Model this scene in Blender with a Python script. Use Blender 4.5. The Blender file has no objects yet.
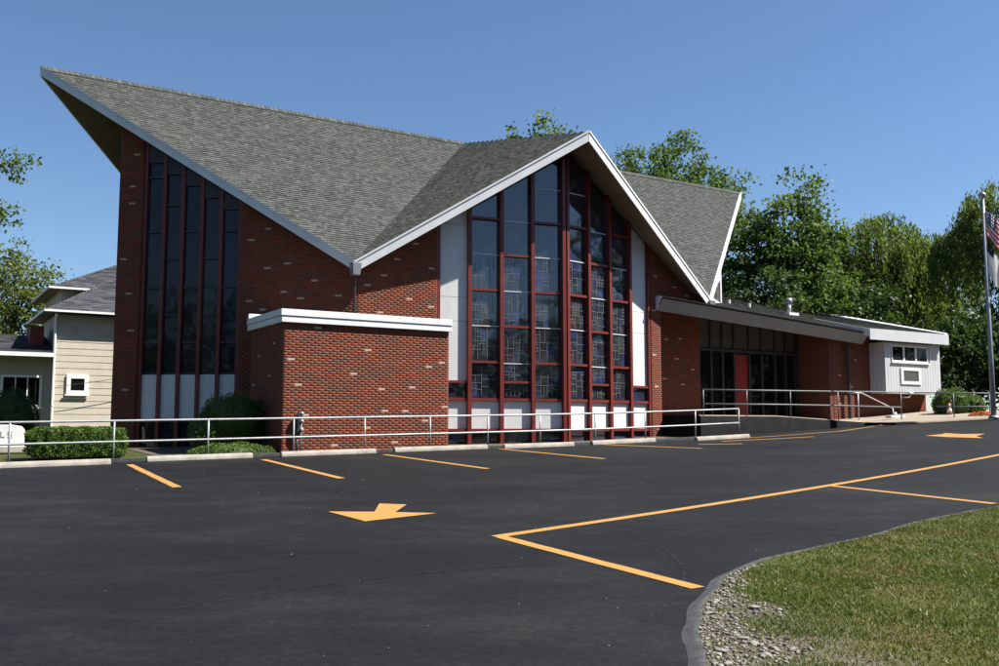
import bpy, math, random
import numpy as np
from mathutils import Vector
random.seed(7); RS = np.random.RandomState(11)
R = math.radians
SC = bpy.context.scene
COL = SC.collection
PI = math.pi

# ------------------------------------------------------------------ camera, sky, sun, exposure
EYE = 1.6
F_PX, HOR = 960.0, 427.0
cam_d = bpy.data.cameras.new('camera'); cam = bpy.data.objects.new('camera', cam_d); COL.objects.link(cam)
cam_d.sensor_fit = 'HORIZONTAL'; cam_d.sensor_width = 36.0; cam_d.lens = 36.0 * F_PX / 999.0
cam_d.clip_start = 0.05; cam_d.clip_end = 3000
cam.location = (0, 0, EYE)
cam.rotation_euler = (R(90) + math.atan((HOR - 333.0) / F_PX), 0, 0)
SC.camera = cam

ROT = R(32.02)                       # heading of the church front
SUN_AZ, SUN_EL = ROT - R(36.0), R(50.5)   # direction towards the sun
world = bpy.data.worlds.new('World'); SC.world = world; world.use_nodes = True
wn = world.node_tree; bg = wn.nodes['Background']
sky = wn.nodes.new('ShaderNodeTexSky'); sky.sky_type = 'NISHITA'; sky.sun_disc = False
sky.sun_elevation = SUN_EL; sky.sun_rotation = R(90) - SUN_AZ
sky.air_density = 1.0; sky.dust_density = 0.15; sky.ozone_density = 6.0; sky.altitude = 200
wn.links.new(sky.outputs[0], bg.inputs[0]); bg.inputs[1].default_value = 0.056
sd = bpy.data.lights.new('sun', 'SUN'); sd.energy = 5.0; sd.angle = R(0.53); sd.color = (1.0, 0.955, 0.88)
sun = bpy.data.objects.new('sun', sd); COL.objects.link(sun)
tosun = Vector((math.cos(SUN_AZ) * math.cos(SUN_EL), math.sin(SUN_AZ) * math.cos(SUN_EL), math.sin(SUN_EL)))
sun.rotation_euler = tosun.to_track_quat('Z', 'Y').to_euler(); sun.location = (40, 0, 50)
vs = SC.view_settings
vs.view_transform = 'Standard'; vs.look = 'None'; vs.exposure = 1.3; vs.gamma = 1.0; vs.use_curve_mapping = False

# ------------------------------------------------------------------ frames of reference
CX, CY = -1.389, 37.5                # foot of the roof crossing
UX, UY = math.cos(ROT), math.sin(ROT)
def wd(X, Y): return (CX + X * UX - Y * UY, CY + X * UY + Y * UX)
def G(x, y):                          # terrain height
    yy = min(max(y, -12.0), 46.0); xx = min(max(x, 0.0), 20.0)
    return 0.0353 * yy + 0.00155 * xx * xx
def GL(X, Y): return G(*wd(X, Y))

# ------------------------------------------------------------------ materials
MATS = {}
def new_mat(name):
    m = bpy.data.materials.new(name); m.use_nodes = True
    nt = m.node_tree; b = nt.nodes['Principled BSDF']; MATS[name] = m
    return m, nt, b
def ramp(nt, stops, interp='LINEAR'):
    r = nt.nodes.new('ShaderNodeValToRGB'); cr = r.color_ramp; cr.interpolation = interp
    while len(cr.elements) < len(stops): cr.elements.new(0.5)
    for e, (p, c) in zip(cr.elements, stops): e.position = p; e.color = (*c, 1)
    return r
def noise(nt, scale, detail=4, rough=0.55, coord='Object', vscale=None):
    tc = nt.nodes.new('ShaderNodeTexCoord'); n = nt.nodes.new('ShaderNodeTexNoise')
    n.inputs['Scale'].default_value = scale; n.inputs['Detail'].default_value = detail; n.inputs['Roughness'].default_value = rough
    src = tc.outputs[coord]
    if vscale:
        mp = nt.nodes.new('ShaderNodeMapping'); mp.inputs['Scale'].default_value = vscale
        nt.links.new(src, mp.inputs[0]); src = mp.outputs[0]
    nt.links.new(src, n.inputs['Vector']); return n
def mixc(nt, fac, a, b, mode='MIX'):
    m = nt.nodes.new('ShaderNodeMix'); m.data_type = 'RGBA'; m.blend_type = mode
    for s, v in (('Factor', fac), ('A', a), ('B', b)):
        i = [q for q in m.inputs if q.name == s and (q.type == 'RGBA' if s != 'Factor' else q.type == 'VALUE')][0]
        if hasattr(v, 'links'): nt.links.new(v, i)
        elif s == 'Factor': i.default_value = v
        else: i.default_value = (*v, 1)
    return [o for o in m.outputs if o.type == 'RGBA'][0]
def bump(nt, b, h, strength=0.3, dist=0.02):
    bp = nt.nodes.new('ShaderNodeBump'); bp.inputs['Strength'].default_value = strength; bp.inputs['Distance'].default_value = dist
    nt.links.new(h, bp.inputs['Height']); nt.links.new(bp.outputs[0], b.inputs['Normal'])
def plain(name, col, rough=0.6, var=0.15, scale=3.0, bmp=0.0, metal=0.0, vscale=None, spec=0.4):
    m, nt, b = new_mat(name)
    n = noise(nt, scale, 6, 0.6, vscale=vscale)
    r = ramp(nt, [(0.3, tuple(c * (1 - var) for c in col)), (0.7, tuple(min(1, c * (1 + var * 0.6)) for c in col))])
    nt.links.new(n.outputs['Fac'], r.inputs[0]); nt.links.new(r.outputs[0], b.inputs['Base Color'])
    b.inputs['Roughness'].default_value = rough; b.inputs['Metallic'].default_value = metal
    b.inputs['Specular IOR Level'].default_value = spec
    if bmp:
        n2 = noise(nt, scale * 14, 3); bump(nt, b, n2.outputs['Fac'], bmp, 0.01)
    return m
def island_mat(name, stops, rough=0.85, blot=None, interp='LINEAR', bscale=60, bstr=0.25, spec=0.25):
    m, nt, b = new_mat(name)
    g = nt.nodes.new('ShaderNodeNewGeometry')
    r = ramp(nt, stops, interp); nt.links.new(g.outputs['Random Per Island'], r.inputs[0])
    out = r.outputs[0]
    if blot:
        scl, vs_, lo, hi, colr, amt = blot
        n = noise(nt, scl, 3, 0.6, vscale=vs_); rr = ramp(nt, [(lo, (0, 0, 0)), (hi, (amt, amt, amt))])
        nt.links.new(n.outputs['Fac'], rr.inputs[0])
        out = mixc(nt, rr.outputs[0], out, colr)
    n2 = noise(nt, bscale, 4); r2 = ramp(nt, [(0.25, (0.78, 0.78, 0.78)), (0.75, (1.12, 1.12, 1.12))])
    nt.links.new(n2.outputs['Fac'], r2.inputs[0])
    out = mixc(nt, 1.0, out, r2.outputs[0], 'MULTIPLY')
    nt.links.new(out, b.inputs['Base Color']); b.inputs['Roughness'].default_value = rough
    b.inputs['Specular IOR Level'].default_value = spec
    if bstr: bump(nt, b, n2.outputs['Fac'], bstr, 0.006)
    return m

island_mat('brick', [(0.0, (0.145, 0.035, 0.018)), (0.30, (0.19, 0.047, 0.023)), (0.55, (0.165, 0.040, 0.020)), (0.78, (0.195, 0.057, 0.029)),
                     (0.90, (0.13, 0.042, 0.025)), (0.95, (0.138, 0.064, 0.038)), (1.0, (0.085, 0.041, 0.030))],
           blot=(1.7, (1, 1, 4.5), 0.47, 0.66, (0.088, 0.050, 0.034), 0.85))
plain('brick_pale', (0.40, 0.28, 0.215), 0.8, 0.2, 9)
plain('mortar', (0.145, 0.048, 0.029), 0.95, 0.25, 6)
# texture bricks for walls turned away; colour darkened to deepen the entrance recess's shade
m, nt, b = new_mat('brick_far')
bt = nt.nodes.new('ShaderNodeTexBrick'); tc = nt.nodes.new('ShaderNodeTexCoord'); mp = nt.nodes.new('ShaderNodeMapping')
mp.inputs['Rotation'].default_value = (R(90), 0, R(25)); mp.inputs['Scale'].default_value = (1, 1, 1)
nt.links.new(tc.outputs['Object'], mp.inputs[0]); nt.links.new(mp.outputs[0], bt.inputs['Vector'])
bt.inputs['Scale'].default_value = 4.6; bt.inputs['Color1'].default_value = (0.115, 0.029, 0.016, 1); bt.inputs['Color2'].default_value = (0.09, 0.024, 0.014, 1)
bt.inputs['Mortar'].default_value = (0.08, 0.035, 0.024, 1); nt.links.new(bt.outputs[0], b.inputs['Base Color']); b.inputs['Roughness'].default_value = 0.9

island_mat('shingle', [(0.0, (0.044, 0.047, 0.044)), (0.3, (0.060, 0.064, 0.060)), (0.6, (0.071, 0.075, 0.070)), (0.85, (0.096, 0.098, 0.090)), (1.0, (0.050, 0.053, 0.050))],
           rough=0.95, blot=(0.35, None, 0.5, 0.75, (0.085, 0.086, 0.077), 0.35), bscale=45, bstr=0.5, spec=0.15)
island_mat('house_shingle', [(0.0, (0.035, 0.037, 0.043)), (0.5, (0.062, 0.064, 0.073)), (1.0, (0.09, 0.092, 0.10))], rough=0.95, bscale=30, spec=0.15)
plain('roof_deck', (0.12, 0.115, 0.10), 0.95, 0.2, 5)
plain('white_paint', (0.62, 0.62, 0.61), 0.45, 0.10, 1.6, vscale=(1, 1, 0.4))
plain('grey_and_eave_shade', (0.17, 0.18, 0.20), 0.5, 0.12, 2)  # grey of the rain heads; on the white eave it paints in shade
plain('soffit', (0.20, 0.165, 0.115), 0.8, 0.2, 2)
plain('bay_white', (0.46, 0.465, 0.48), 0.55, 0.1, 1.5, vscale=(1, 1, 0.3))
plain('panel_white', (0.56, 0.56, 0.55), 0.5, 0.07, 1.2, vscale=(2, 2, 0.3))
plain('panel_grey', (0.05, 0.05, 0.044), 0.6, 0.12, 2)
plain('red_paint', (0.14, 0.021, 0.014), 0.42, 0.22, 3.5)
plain('door_red', (0.22, 0.012, 0.009), 0.4, 0.12, 2)
plain('bronze', (0.03, 0.026, 0.024), 0.45, 0.2, 4)
plain('lead', (0.16, 0.17, 0.175), 0.5, 0.2, 12)
plain('strip_white', (0.62, 0.63, 0.63), 0.45, 0.1, 3)
plain('galvanised', (0.30, 0.31, 0.32), 0.5, 0.25, 7, metal=0.3)
plain('rail_paint', (0.42, 0.43, 0.44), 0.45, 0.2, 6, metal=0.2)
plain('rail_dark', (0.10, 0.11, 0.11), 0.5, 0.2, 6, metal=0.2)
plain('concrete', (0.40, 0.37, 0.315), 0.9, 0.22, 2.5, 0.25)
plain('stop_concrete', (0.33, 0.30, 0.255), 0.92, 0.28, 5, 0.4)
plain('walk', (0.26, 0.215, 0.165), 0.9, 0.15, 1.2, 0.2)
plain('earth', (0.085, 0.068, 0.05), 0.95, 0.4, 3, 0.5)
plain('bark', (0.085, 0.065, 0.048), 0.95, 0.35, 8, 0.6)
plain('siding_cream', (0.43, 0.39, 0.315), 0.75, 0.10, 2)
plain('trim_white', (0.72, 0.71, 0.68), 0.5, 0.08, 2)
plain('trim_brown', (0.22, 0.17, 0.12), 0.7, 0.2, 3)
plain('red_wood', (0.16, 0.035, 0.025), 0.8, 0.3, 3)
plain('sign_ink', (0.30, 0.30, 0.30), 0.6, 0.1, 4)
plain('curtain', (0.42, 0.42, 0.40), 0.9, 0.2, 5)
plain('black_iron', (0.03, 0.03, 0.03), 0.5, 0.2, 5)
plain('cone_orange', (0.42, 0.15, 0.10), 0.6, 0.2, 5)
plain('stone', (0.26, 0.245, 0.215), 0.95, 0.35, 10, 0.5)
island_mat('gravel', [(0, (0.10, 0.085, 0.068)), (0.35, (0.16, 0.142, 0.118)), (0.7, (0.235, 0.215, 0.188)), (0.93, (0.32, 0.305, 0.275)), (1, (0.12, 0.075, 0.048))], bscale=50)
# glazing
def glass_mat(name, base_stops, rough=0.04, ior=1.85, wav=0.02):
    m, nt, b = new_mat(name)
    oi = nt.nodes.new('ShaderNodeObjectInfo'); r = ramp(nt, base_stops); nt.links.new(oi.outputs['Random'], r.inputs[0])
    n = noise(nt, 1.6, 3); r2 = ramp(nt, [(0.3, (0.6, 0.6, 0.6)), (0.7, (1.3, 1.3, 1.3))]); nt.links.new(n.outputs['Fac'], r2.inputs[0])
    nt.links.new(mixc(nt, 1.0, r.outputs[0], r2.outputs[0], 'MULTIPLY'), b.inputs['Base Color'])
    b.inputs['Roughness'].default_value = rough; b.inputs['IOR'].default_value = ior
    if name == 'glass_stained':
        tc = nt.nodes.new('ShaderNodeTexCoord'); mp = nt.nodes.new('ShaderNodeMapping'); mp.inputs['Scale'].default_value = (3.4, 0.01, 2.6); nt.links.new(tc.outputs['Object'], mp.inputs[0])
        vo = nt.nodes.new('ShaderNodeTexVoronoi'); vo.distance = 'CHEBYCHEV'; vo.inputs['Scale'].default_value = 1.0; nt.links.new(mp.outputs[0], vo.inputs['Vector'])
        sp_ = nt.nodes.new('ShaderNodeSeparateColor'); nt.links.new(vo.outputs['Color'], sp_.inputs[0])
        rc = ramp(nt, [(0.0, (0.010, 0.012, 0.02)), (0.3, (0.02, 0.03, 0.10)), (0.42, (0.012, 0.014, 0.018)), (0.62, (0.022, 0.024, 0.03)), (0.72, (0.04, 0.016, 0.03)), (0.78, (0.015, 0.02, 0.02)), (0.9, (0.05, 0.055, 0.05)), (1.0, (0.03, 0.045, 0.09))], 'CONSTANT'); nt.links.new(sp_.outputs[0], rc.inputs[0])
        nt.links.new(mixc(nt, 0.65, r.outputs[0], rc.outputs[0]), b.inputs['Base Color'])
    nb = noise(nt, 0.9, 2); bump(nt, b, nb.outputs['Fac'], wav, 0.3)
    return m
glass_mat('glass_stained', [(0, (0.012, 0.016, 0.028)), (0.35, (0.018, 0.022, 0.05)), (0.6, (0.03, 0.03, 0.03)), (0.8, (0.02, 0.03, 0.03)), (1, (0.035, 0.02, 0.025))])
glass_mat('glass_dark', [(0, (0.004, 0.0045, 0.005)), (1, (0.008, 0.0085, 0.009))], ior=1.3)
glass_mat('glass_shade', [(0, (0.010, 0.012, 0.014)), (0.4, (0.008, 0.010, 0.022)), (0.7, (0.016, 0.015, 0.011)), (1, (0.022, 0.026, 0.028))], ior=1.38)

# asphalt
m, nt, b = new_mat('asphalt')
n1 = noise(nt, 0.22, 5, 0.6); r1 = ramp(nt, [(0.3, (0.0055, 0.0060, 0.0074)), (0.7, (0.0115, 0.0116, 0.0125))]); nt.links.new(n1.outputs['Fac'], r1.inputs[0])
n2 = noise(nt, 140, 2, 0.7); r2 = ramp(nt, [(0.35, (0.7, 0.7, 0.7)), (0.62, (1.0, 1.0, 1.0)), (0.78, (1.8, 1.8, 1.8))]); nt.links.new(n2.outputs['Fac'], r2.inputs[0])
n3 = noise(nt, 0.7, 9, 0.72, vscale=(0.7, 1.3, 1)); r3 = ramp(nt, [(0.33, (0.7, 0.7, 0.74)), (0.5, (1, 1, 1)), (0.64, (1.75, 1.68, 1.55)), (0.75, (2.4, 2.3, 2.1))]); nt.links.new(n3.outputs['Fac'], r3.inputs[0])
n4 = noise(nt, 16, 7, 0.75); r4 = ramp(nt, [(0.36, (0.72, 0.72, 0.73)), (0.5, (1, 1, 1)), (0.63, (1.45, 1.43, 1.4))]); nt.links.new(n4.outputs['Fac'], r4.inputs[0])
c = mixc(nt, 1.0, r1.outputs[0], r2.outputs[0], 'MULTIPLY'); c = mixc(nt, 1.0, c, r3.outputs[0], 'MULTIPLY'); c = mixc(nt, 1.0, c, r4.outputs[0], 'MULTIPLY')
nt.links.new(c, b.inputs['Base Color'])
rr = ramp(nt, [(0.3, (0.62, 0.62, 0.62)), (0.7, (0.82, 0.82, 0.82))]); nt.links.new(n1.outputs['Fac'], rr.inputs[0]); nt.links.new(rr.outputs[0], b.inputs['Roughness'])
b.inputs['Specular IOR Level'].default_value = 0.16
bump(nt, b, n2.outputs['Fac'], 0.5, 0.01)
plain('asphalt_worn', (0.060, 0.061, 0.063), 0.95, 0.5, 9, 1.0)
plain('asphalt_ramp', (0.012, 0.0124, 0.0135), 0.95, 0.25, 3, 0.3, spec=0.05)
# yellow paint, worn
m, nt, b = new_mat('line_yellow')
n1 = noise(nt, 24, 8, 0.78); r1 = ramp(nt, [(0.30, (0.07, 0.052, 0.033)), (0.38, (0.27, 0.135, 0.030)), (0.5, (0.355, 0.18, 0.038)), (0.75, (0.41, 0.22, 0.055))]); nt.links.new(n1.outputs['Fac'], r1.inputs[0])
nt.links.new(r1.outputs[0], b.inputs['Base Color']); b.inputs['Roughness'].default_value = 0.7
# lawn soil + blades
m, nt, b = new_mat('lawn')
n1 = noise(nt, 0.8, 6, 0.65); r1 = ramp(nt, [(0.35, (0.030, 0.040, 0.010)), (0.55, (0.048, 0.054, 0.016)), (0.7, (0.085, 0.068, 0.032))]); nt.links.new(n1.outputs['Fac'], r1.inputs[0])
n2 = noise(nt, 30, 4); r2 = ramp(nt, [(0.3, (0.6, 0.6, 0.6)), (0.7, (1.3, 1.3, 1.3))]); nt.links.new(n2.outputs['Fac'], r2.inputs[0])
nt.links.new(mixc(nt, 1.0, r1.outputs[0], r2.outputs[0], 'MULTIPLY'), b.inputs['Base Color']); b.inputs['Roughness'].default_value = 0.95
b.inputs['Specular IOR Level'].default_value = 0.1
m, nt, b = new_mat('island_soil')
n1 = noise(nt, 0.8, 6, 0.65); r1 = ramp(nt, [(0.35, (0.042, 0.052, 0.012)), (0.55, (0.075, 0.072, 0.022)), (0.7, (0.13, 0.10, 0.05))]); nt.links.new(n1.outputs['Fac'], r1.inputs[0])
n2 = noise(nt, 40, 5); r2 = ramp(nt, [(0.3, (0.055, 0.043, 0.030)), (0.5, (0.11, 0.092, 0.07)), (0.7, (0.19, 0.175, 0.15))]); nt.links.new(n2.outputs['Fac'], r2.inputs[0])
tc = nt.nodes.new('ShaderNodeTexCoord'); mp = nt.nodes.new('ShaderNodeMapping'); mp.inputs['Location'].default_value = (-1.0, -3.4, 0); mp.inputs['Scale'].default_value = (1.0, 0.571, 0)
nt.links.new(tc.outputs['Object'], mp.inputs[0]); vl = nt.nodes.new('ShaderNodeVectorMath'); vl.operation = 'LENGTH'; nt.links.new(mp.outputs[0], vl.inputs[0])
n3 = noise(nt, 4, 4); ad = nt.nodes.new('ShaderNodeMath'); ad.operation = 'ADD'; nt.links.new(vl.outputs['Value'], ad.inputs[0]); nt.links.new(n3.outputs['Fac'], ad.inputs[1])
rm = ramp(nt, [(0.75, (1, 1, 1)), (1.0, (0, 0, 0))]); sc_ = nt.nodes.new('ShaderNodeMath'); sc_.operation = 'MULTIPLY'; sc_.inputs[1].default_value = 0.52; nt.links.new(ad.outputs[0], sc_.inputs[0]); nt.links.new(sc_.outputs[0], rm.inputs[0])
nt.links.new(mixc(nt, rm.outputs[0], r1.outputs[0], r2.outputs[0]), b.inputs['Base Color']); b.inputs['Roughness'].default_value = 0.95; b.inputs['Specular IOR Level'].default_value = 0.1
bump(nt, b, n2.outputs['Fac'], 0.8, 0.02)
def leaf_mat(name, stops, trans=0.35, patch=None, rough=0.55):
    m, nt, b = new_mat(name)
    g = nt.nodes.new('ShaderNodeNewGeometry'); r = ramp(nt, stops); nt.links.new(g.outputs['Random Per Island'], r.inputs[0])
    out = r.outputs[0]
    if patch:
        n = noise(nt, patch[0], 5, 0.65); rr = ramp(nt, [(patch[1], (0, 0, 0)), (patch[2], (0.85, 0.85, 0.85))]); nt.links.new(n.outputs['Fac'], rr.inputs[0])
        out = mixc(nt, rr.outputs[0], out, patch[3])
    nt.links.new(out, b.inputs['Base Color']); b.inputs['Roughness'].default_value = rough; b.inputs['Specular IOR Level'].default_value = 0.25
    t = nt.nodes.new('ShaderNodeBsdfTranslucent'); mx = nt.nodes.new('ShaderNodeMixShader'); mx.inputs[0].default_value = trans
    nt.links.new(mixc(nt, 1.0, out, (1.25, 1.3, 0.6), 'MULTIPLY'), t.inputs[0])
    nt.links.new(b.outputs[0], mx.inputs[1]); nt.links.new(t.outputs[0], mx.inputs[2])
    nt.links.new(mx.outputs[0], nt.nodes['Material Output'].inputs[0]); return m
leaf_mat('leaf_maple', [(0, (0.050, 0.086, 0.022)), (0.5, (0.078, 0.126, 0.033)), (1, (0.118, 0.168, 0.047))], 0.45)
leaf_mat('leaf_willow', [(0, (0.066, 0.10, 0.024)), (0.5, (0.104, 0.145, 0.037)), (1, (0.15, 0.185, 0.052))], 0.48)
leaf_mat('leaf_light', [(0, (0.075, 0.10, 0.024)), (0.5, (0.11, 0.14, 0.036)), (1, (0.16, 0.175, 0.052))], 0.42)
leaf_mat('leaf_dark', [(0, (0.03, 0.052, 0.016)), (0.6, (0.045, 0.078, 0.022)), (1, (0.07, 0.11, 0.03))])
leaf_mat('leaf_hedge', [(0, (0.045, 0.085, 0.014)), (0.5, (0.072, 0.13, 0.02)), (1, (0.105, 0.17, 0.03))], 0.3)
leaf_mat('grass_blade', [(0, (0.044, 0.072, 0.010)), (0.5, (0.076, 0.108, 0.014)), (0.85, (0.112, 0.14, 0.024)), (1, (0.25, 0.215, 0.09))], 0.25, (1.3, 0.54, 0.68, (0.155, 0.12, 0.05)))
plain('flower_orange', (0.8, 0.18, 0.04), 0.7, 0.2, 5)

# ------------------------------------------------------------------ mesh helpers
def np_mesh(name, V, F):
    V = np.asarray(V, np.float32).reshape(-1, 3); F = np.asarray(F, np.int32); k = F.shape[1]
    me = bpy.data.meshes.new(name); me.vertices.add(len(V)); me.vertices.foreach_set('co', V.ravel())
    me.loops.add(F.size); me.loops.foreach_set('vertex_index', F.ravel())
    me.polygons.add(len(F)); me.polygons.foreach_set('loop_start', np.arange(0, F.size, k, dtype=np.int32))
    try: me.polygons.foreach_set('loop_total', np.full(len(F), k, np.int32))
    except Exception: pass
    me.update(calc_edges=True); me.validate(); return me
def link(name, me, mat, parent=None, smooth=False):
    o = bpy.data.objects.new(name, me); COL.objects.link(o)
    if mat and not me.materials: me.materials.append(MATS[mat])
    if smooth: me.polygons.foreach_set('use_smooth', np.ones(len(me.polygons), bool))
    if parent: o.parent = parent
    return o
def tag(o, label=None, cat=None, group=None, kind=None):
    if label: o['label'] = label
    if cat: o['category'] = cat
    if group: o['group'] = group
    if kind: o['kind'] = kind
    return o
def empty(name, loc, rz, label, cat, group=None):
    o = bpy.data.objects.new(name, None); COL.objects.link(o); o.location = loc; o.rotation_euler = (0, 0, rz); o.empty_display_size = 0.3
    return tag(o, label, cat, group)
class MB:
    def __init__(s): s.v = []; s.f = []
    def hexa(s, P):                     # 8 points: bottom 4 ccw, top 4 ccw
        n = len(s.v); s.v += [tuple(p) for p in P]
        for q in ((3, 2, 1, 0), (4, 5, 6, 7), (0, 1, 5, 4), (1, 2, 6, 5), (2, 3, 7, 6), (3, 0, 4, 7)): s.f.append(tuple(n + i for i in q))
        return s
    def box(s, x0, x1, y0, y1, z0, z1):
        return s.hexa([(x0, y0, z0), (x1, y0, z0), (x1, y1, z0), (x0, y1, z0), (x0, y0, z1), (x1, y0, z1), (x1, y1, z1), (x0, y1, z1)])
    def prism(s, A, B):                 # two matching polygon rings
        n = len(s.v); k = len(A); s.v += [tuple(p) for p in A] + [tuple(p) for p in B]
        s.f.append(tuple(n + i for i in range(k))[::-1]); s.f.append(tuple(n + k + i for i in range(k)))
        for i in range(k):
            j = (i + 1) % k; s.f.append((n + i, n + j, n + k + j, n + k + i))
        return s
    def tube(s, pts, r, seg=8, caps=True):
        pts = [Vector(p) for p in pts]; rr = r if hasattr(r, '__len__') else [r] * len(pts); n0 = len(s.v); up = None
        for i, p in enumerate(pts):
            d = (pts[min(i + 1, len(pts) - 1)] - pts[max(i - 1, 0)])
            d = d.normalized() if d.length > 1e-9 else Vector((0, 0, 1))
            if up is None: up = Vector((0, 0, 1)) if abs(d.z) < 0.9 else Vector((1, 0, 0))
            a = d.cross(up); a = a.normalized() if a.length > 1e-6 else d.orthogonal().normalized(); bb = d.cross(a).normalized(); up = -bb if abs(d.dot(bb)) < 0.9 else up
            for k in range(seg):
                t = 2 * PI * k / seg; q = p + (a * math.cos(t) + bb * math.sin(t)) * rr[i]; s.v.append(tuple(q))
        for i in range(len(pts) - 1):
            for k in range(seg):
                a0 = n0 + i * seg + k; a1 = n0 + i * seg + (k + 1) % seg; s.f.append((a0, a1, a1 + seg, a0 + seg))
        if caps:
            s.f.append(tuple(n0 + k for k in range(seg))[::-1]); e = n0 + (len(pts) - 1) * seg; s.f.append(tuple(e + k for k in range(seg)))
        return s
    def mesh(s, name):
        me = bpy.data.meshes.new(name); me.from_pydata(s.v, [], s.f); me.update()
        import bmesh as _b
        bm = _b.new(); bm.from_mesh(me); _b.ops.recalc_face_normals(bm, faces=bm.faces); bm.to_mesh(me); bm.free(); return me
    def build(s, name, mat, parent=None, smooth=False, bevel=0):
        o = link(name, s.mesh(name), mat, parent, smooth)
        if bevel:
            md = o.modifiers.new('edge', 'BEVEL'); md.width = bevel; md.segments = 2; md.limit_method = 'ANGLE'
        return o

# vertical things along a plan line p0 -> p1 (outside on the right-hand side when walking from p0 to p1)
class Line:
    def __init__(s, p0, p1):
        s.p = np.array(p0, float); d = np.array(p1, float) - s.p; s.L = float(np.hypot(*d)); s.d = d / s.L; s.n = np.array((s.d[1], -s.d[0]))
    def at(s, t, off=0.0, z=0.0):
        q = s.p + s.d * t + s.n * off; return (q[0], q[1], z)
    def slab(s, mb, t0, t1, z0, z1, o0, o1):
        return mb.hexa([s.at(t0, o1, z0), s.at(t1, o1, z0), s.at(t1, o0, z0), s.at(t0, o0, z0), s.at(t0, o1, z1), s.at(t1, o1, z1), s.at(t1, o0, z1), s.at(t0, o0, z1)])
    def poly(s, mb, prof, o0, o1):
        return mb.prism([s.at(t, o0, z) for t, z in prof], [s.at(t, o1, z) for t, z in prof])

BL, BH = 0.213, 0.0677
def poly_span(prof, z):
    xs = []
    for i in range(len(prof)):
        (a, za), (b_, zb) = prof[i], prof[(i + 1) % len(prof)]
        if (za <= z) != (zb <= z): xs.append(a + (b_ - a) * (z - za) / (zb - za))
    xs.sort(); return [(xs[i], xs[i + 1]) for i in range(0, len(xs) - 1, 2)]
PALE_MESH = {}
def brick_wall(name, ln, prof, parent, pale=(), thick=0.22, seed=1):
    """wall backing (mortar) with every brick laid as geometry; pale header bricks are bricks of their own"""
    rs = np.random.RandomState(seed)
    mb = MB(); ln.poly(mb, prof, -thick, -0.0015); wall = mb.build(name, 'mortar', parent)
    z0 = min(z for _, z in prof); z1 = max(z for _, z in prof); slots = []
    for i in range(int((z1 - z0) / BH) + 1):
        zb = z0 + i * BH; zm = zb + BH / 2; off = (i % 2) * BL / 2
        for a, b_ in poly_span(prof, zm):
            j = math.floor((a - off) / BL)
            while j * BL + off < b_:
                s0 = max(a, j * BL + off) + 0.0015; s1 = min(b_, (j + 1) * BL + off) - 0.0015
                if s1 - s0 > 0.03: slots.append((s0, s1, zb + 0.004, zb + BH - 0.004))
                j += 1
    S = np.array(slots); taken = np.zeros(len(S), bool)
    mid = np.c_[(S[:, 0] + S[:, 1]) / 2, (S[:, 2] + S[:, 3]) / 2]
    for (ps, pz) in pale:
        dd = np.hypot(mid[:, 0] - ps, (mid[:, 1] - pz) * 2) + taken * 9 + ((S[:, 1] - S[:, 0]) < 0.15) * 9
        k = int(dd.argmin()); taken[k] = True; s0, s1, a, b_ = S[k]
        if 'm' not in PALE_MESH:
            PALE_MESH['m'] = MB().box(-0.1015, 0.1015, -0.004, 0.012, -0.0288, 0.0288).mesh('brick')
        o = link('brick', PALE_MESH['m'], 'brick_pale', wall); c = ln.at((s0 + s1) / 2, 0, (a + b_) / 2)
        o.location = c; o.rotation_euler = (0, 0, math.atan2(ln.d[1], ln.d[0]))
        o['label'] = 'pale buff brick set among the red ones'
    S = S[~taken]; N = len(S)
    pr = rs.uniform(-0.0002, 0.0016, N); o0 = np.full(N, -0.004)
    def P(t, off, z): return np.stack([ln.p[0] + ln.d[0] * t + ln.n[0] * off, ln.p[1] + ln.d[1] * t + ln.n[1] * off, z], 1)
    c = 0.001
    V = np.stack([P(S[:, 0], o0, S[:, 2]), P(S[:, 1], o0, S[:, 2]), P(S[:, 1], o0, S[:, 3]), P(S[:, 0], o0, S[:, 3]),
                  P(S[:, 0] + c, pr, S[:, 2] + c), P(S[:, 1] - c, pr, S[:, 2] + c), P(S[:, 1] - c, pr, S[:, 3] - c), P(S[:, 0] + c, pr, S[:, 3] - c)], 1)
    base = np.arange(N)[:, None, None] * 8
    q = np.array([(4, 5, 6, 7), (0, 1, 5, 4), (1, 2, 6, 5), (2, 3, 7, 6), (3, 0, 4, 7)])[None]
    o = link('bricks', np_mesh('bricks', V.reshape(-1, 3), (base + q).reshape(-1, 4)), 'brick', wall); o['kind'] = 'stuff'
    return wall

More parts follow.
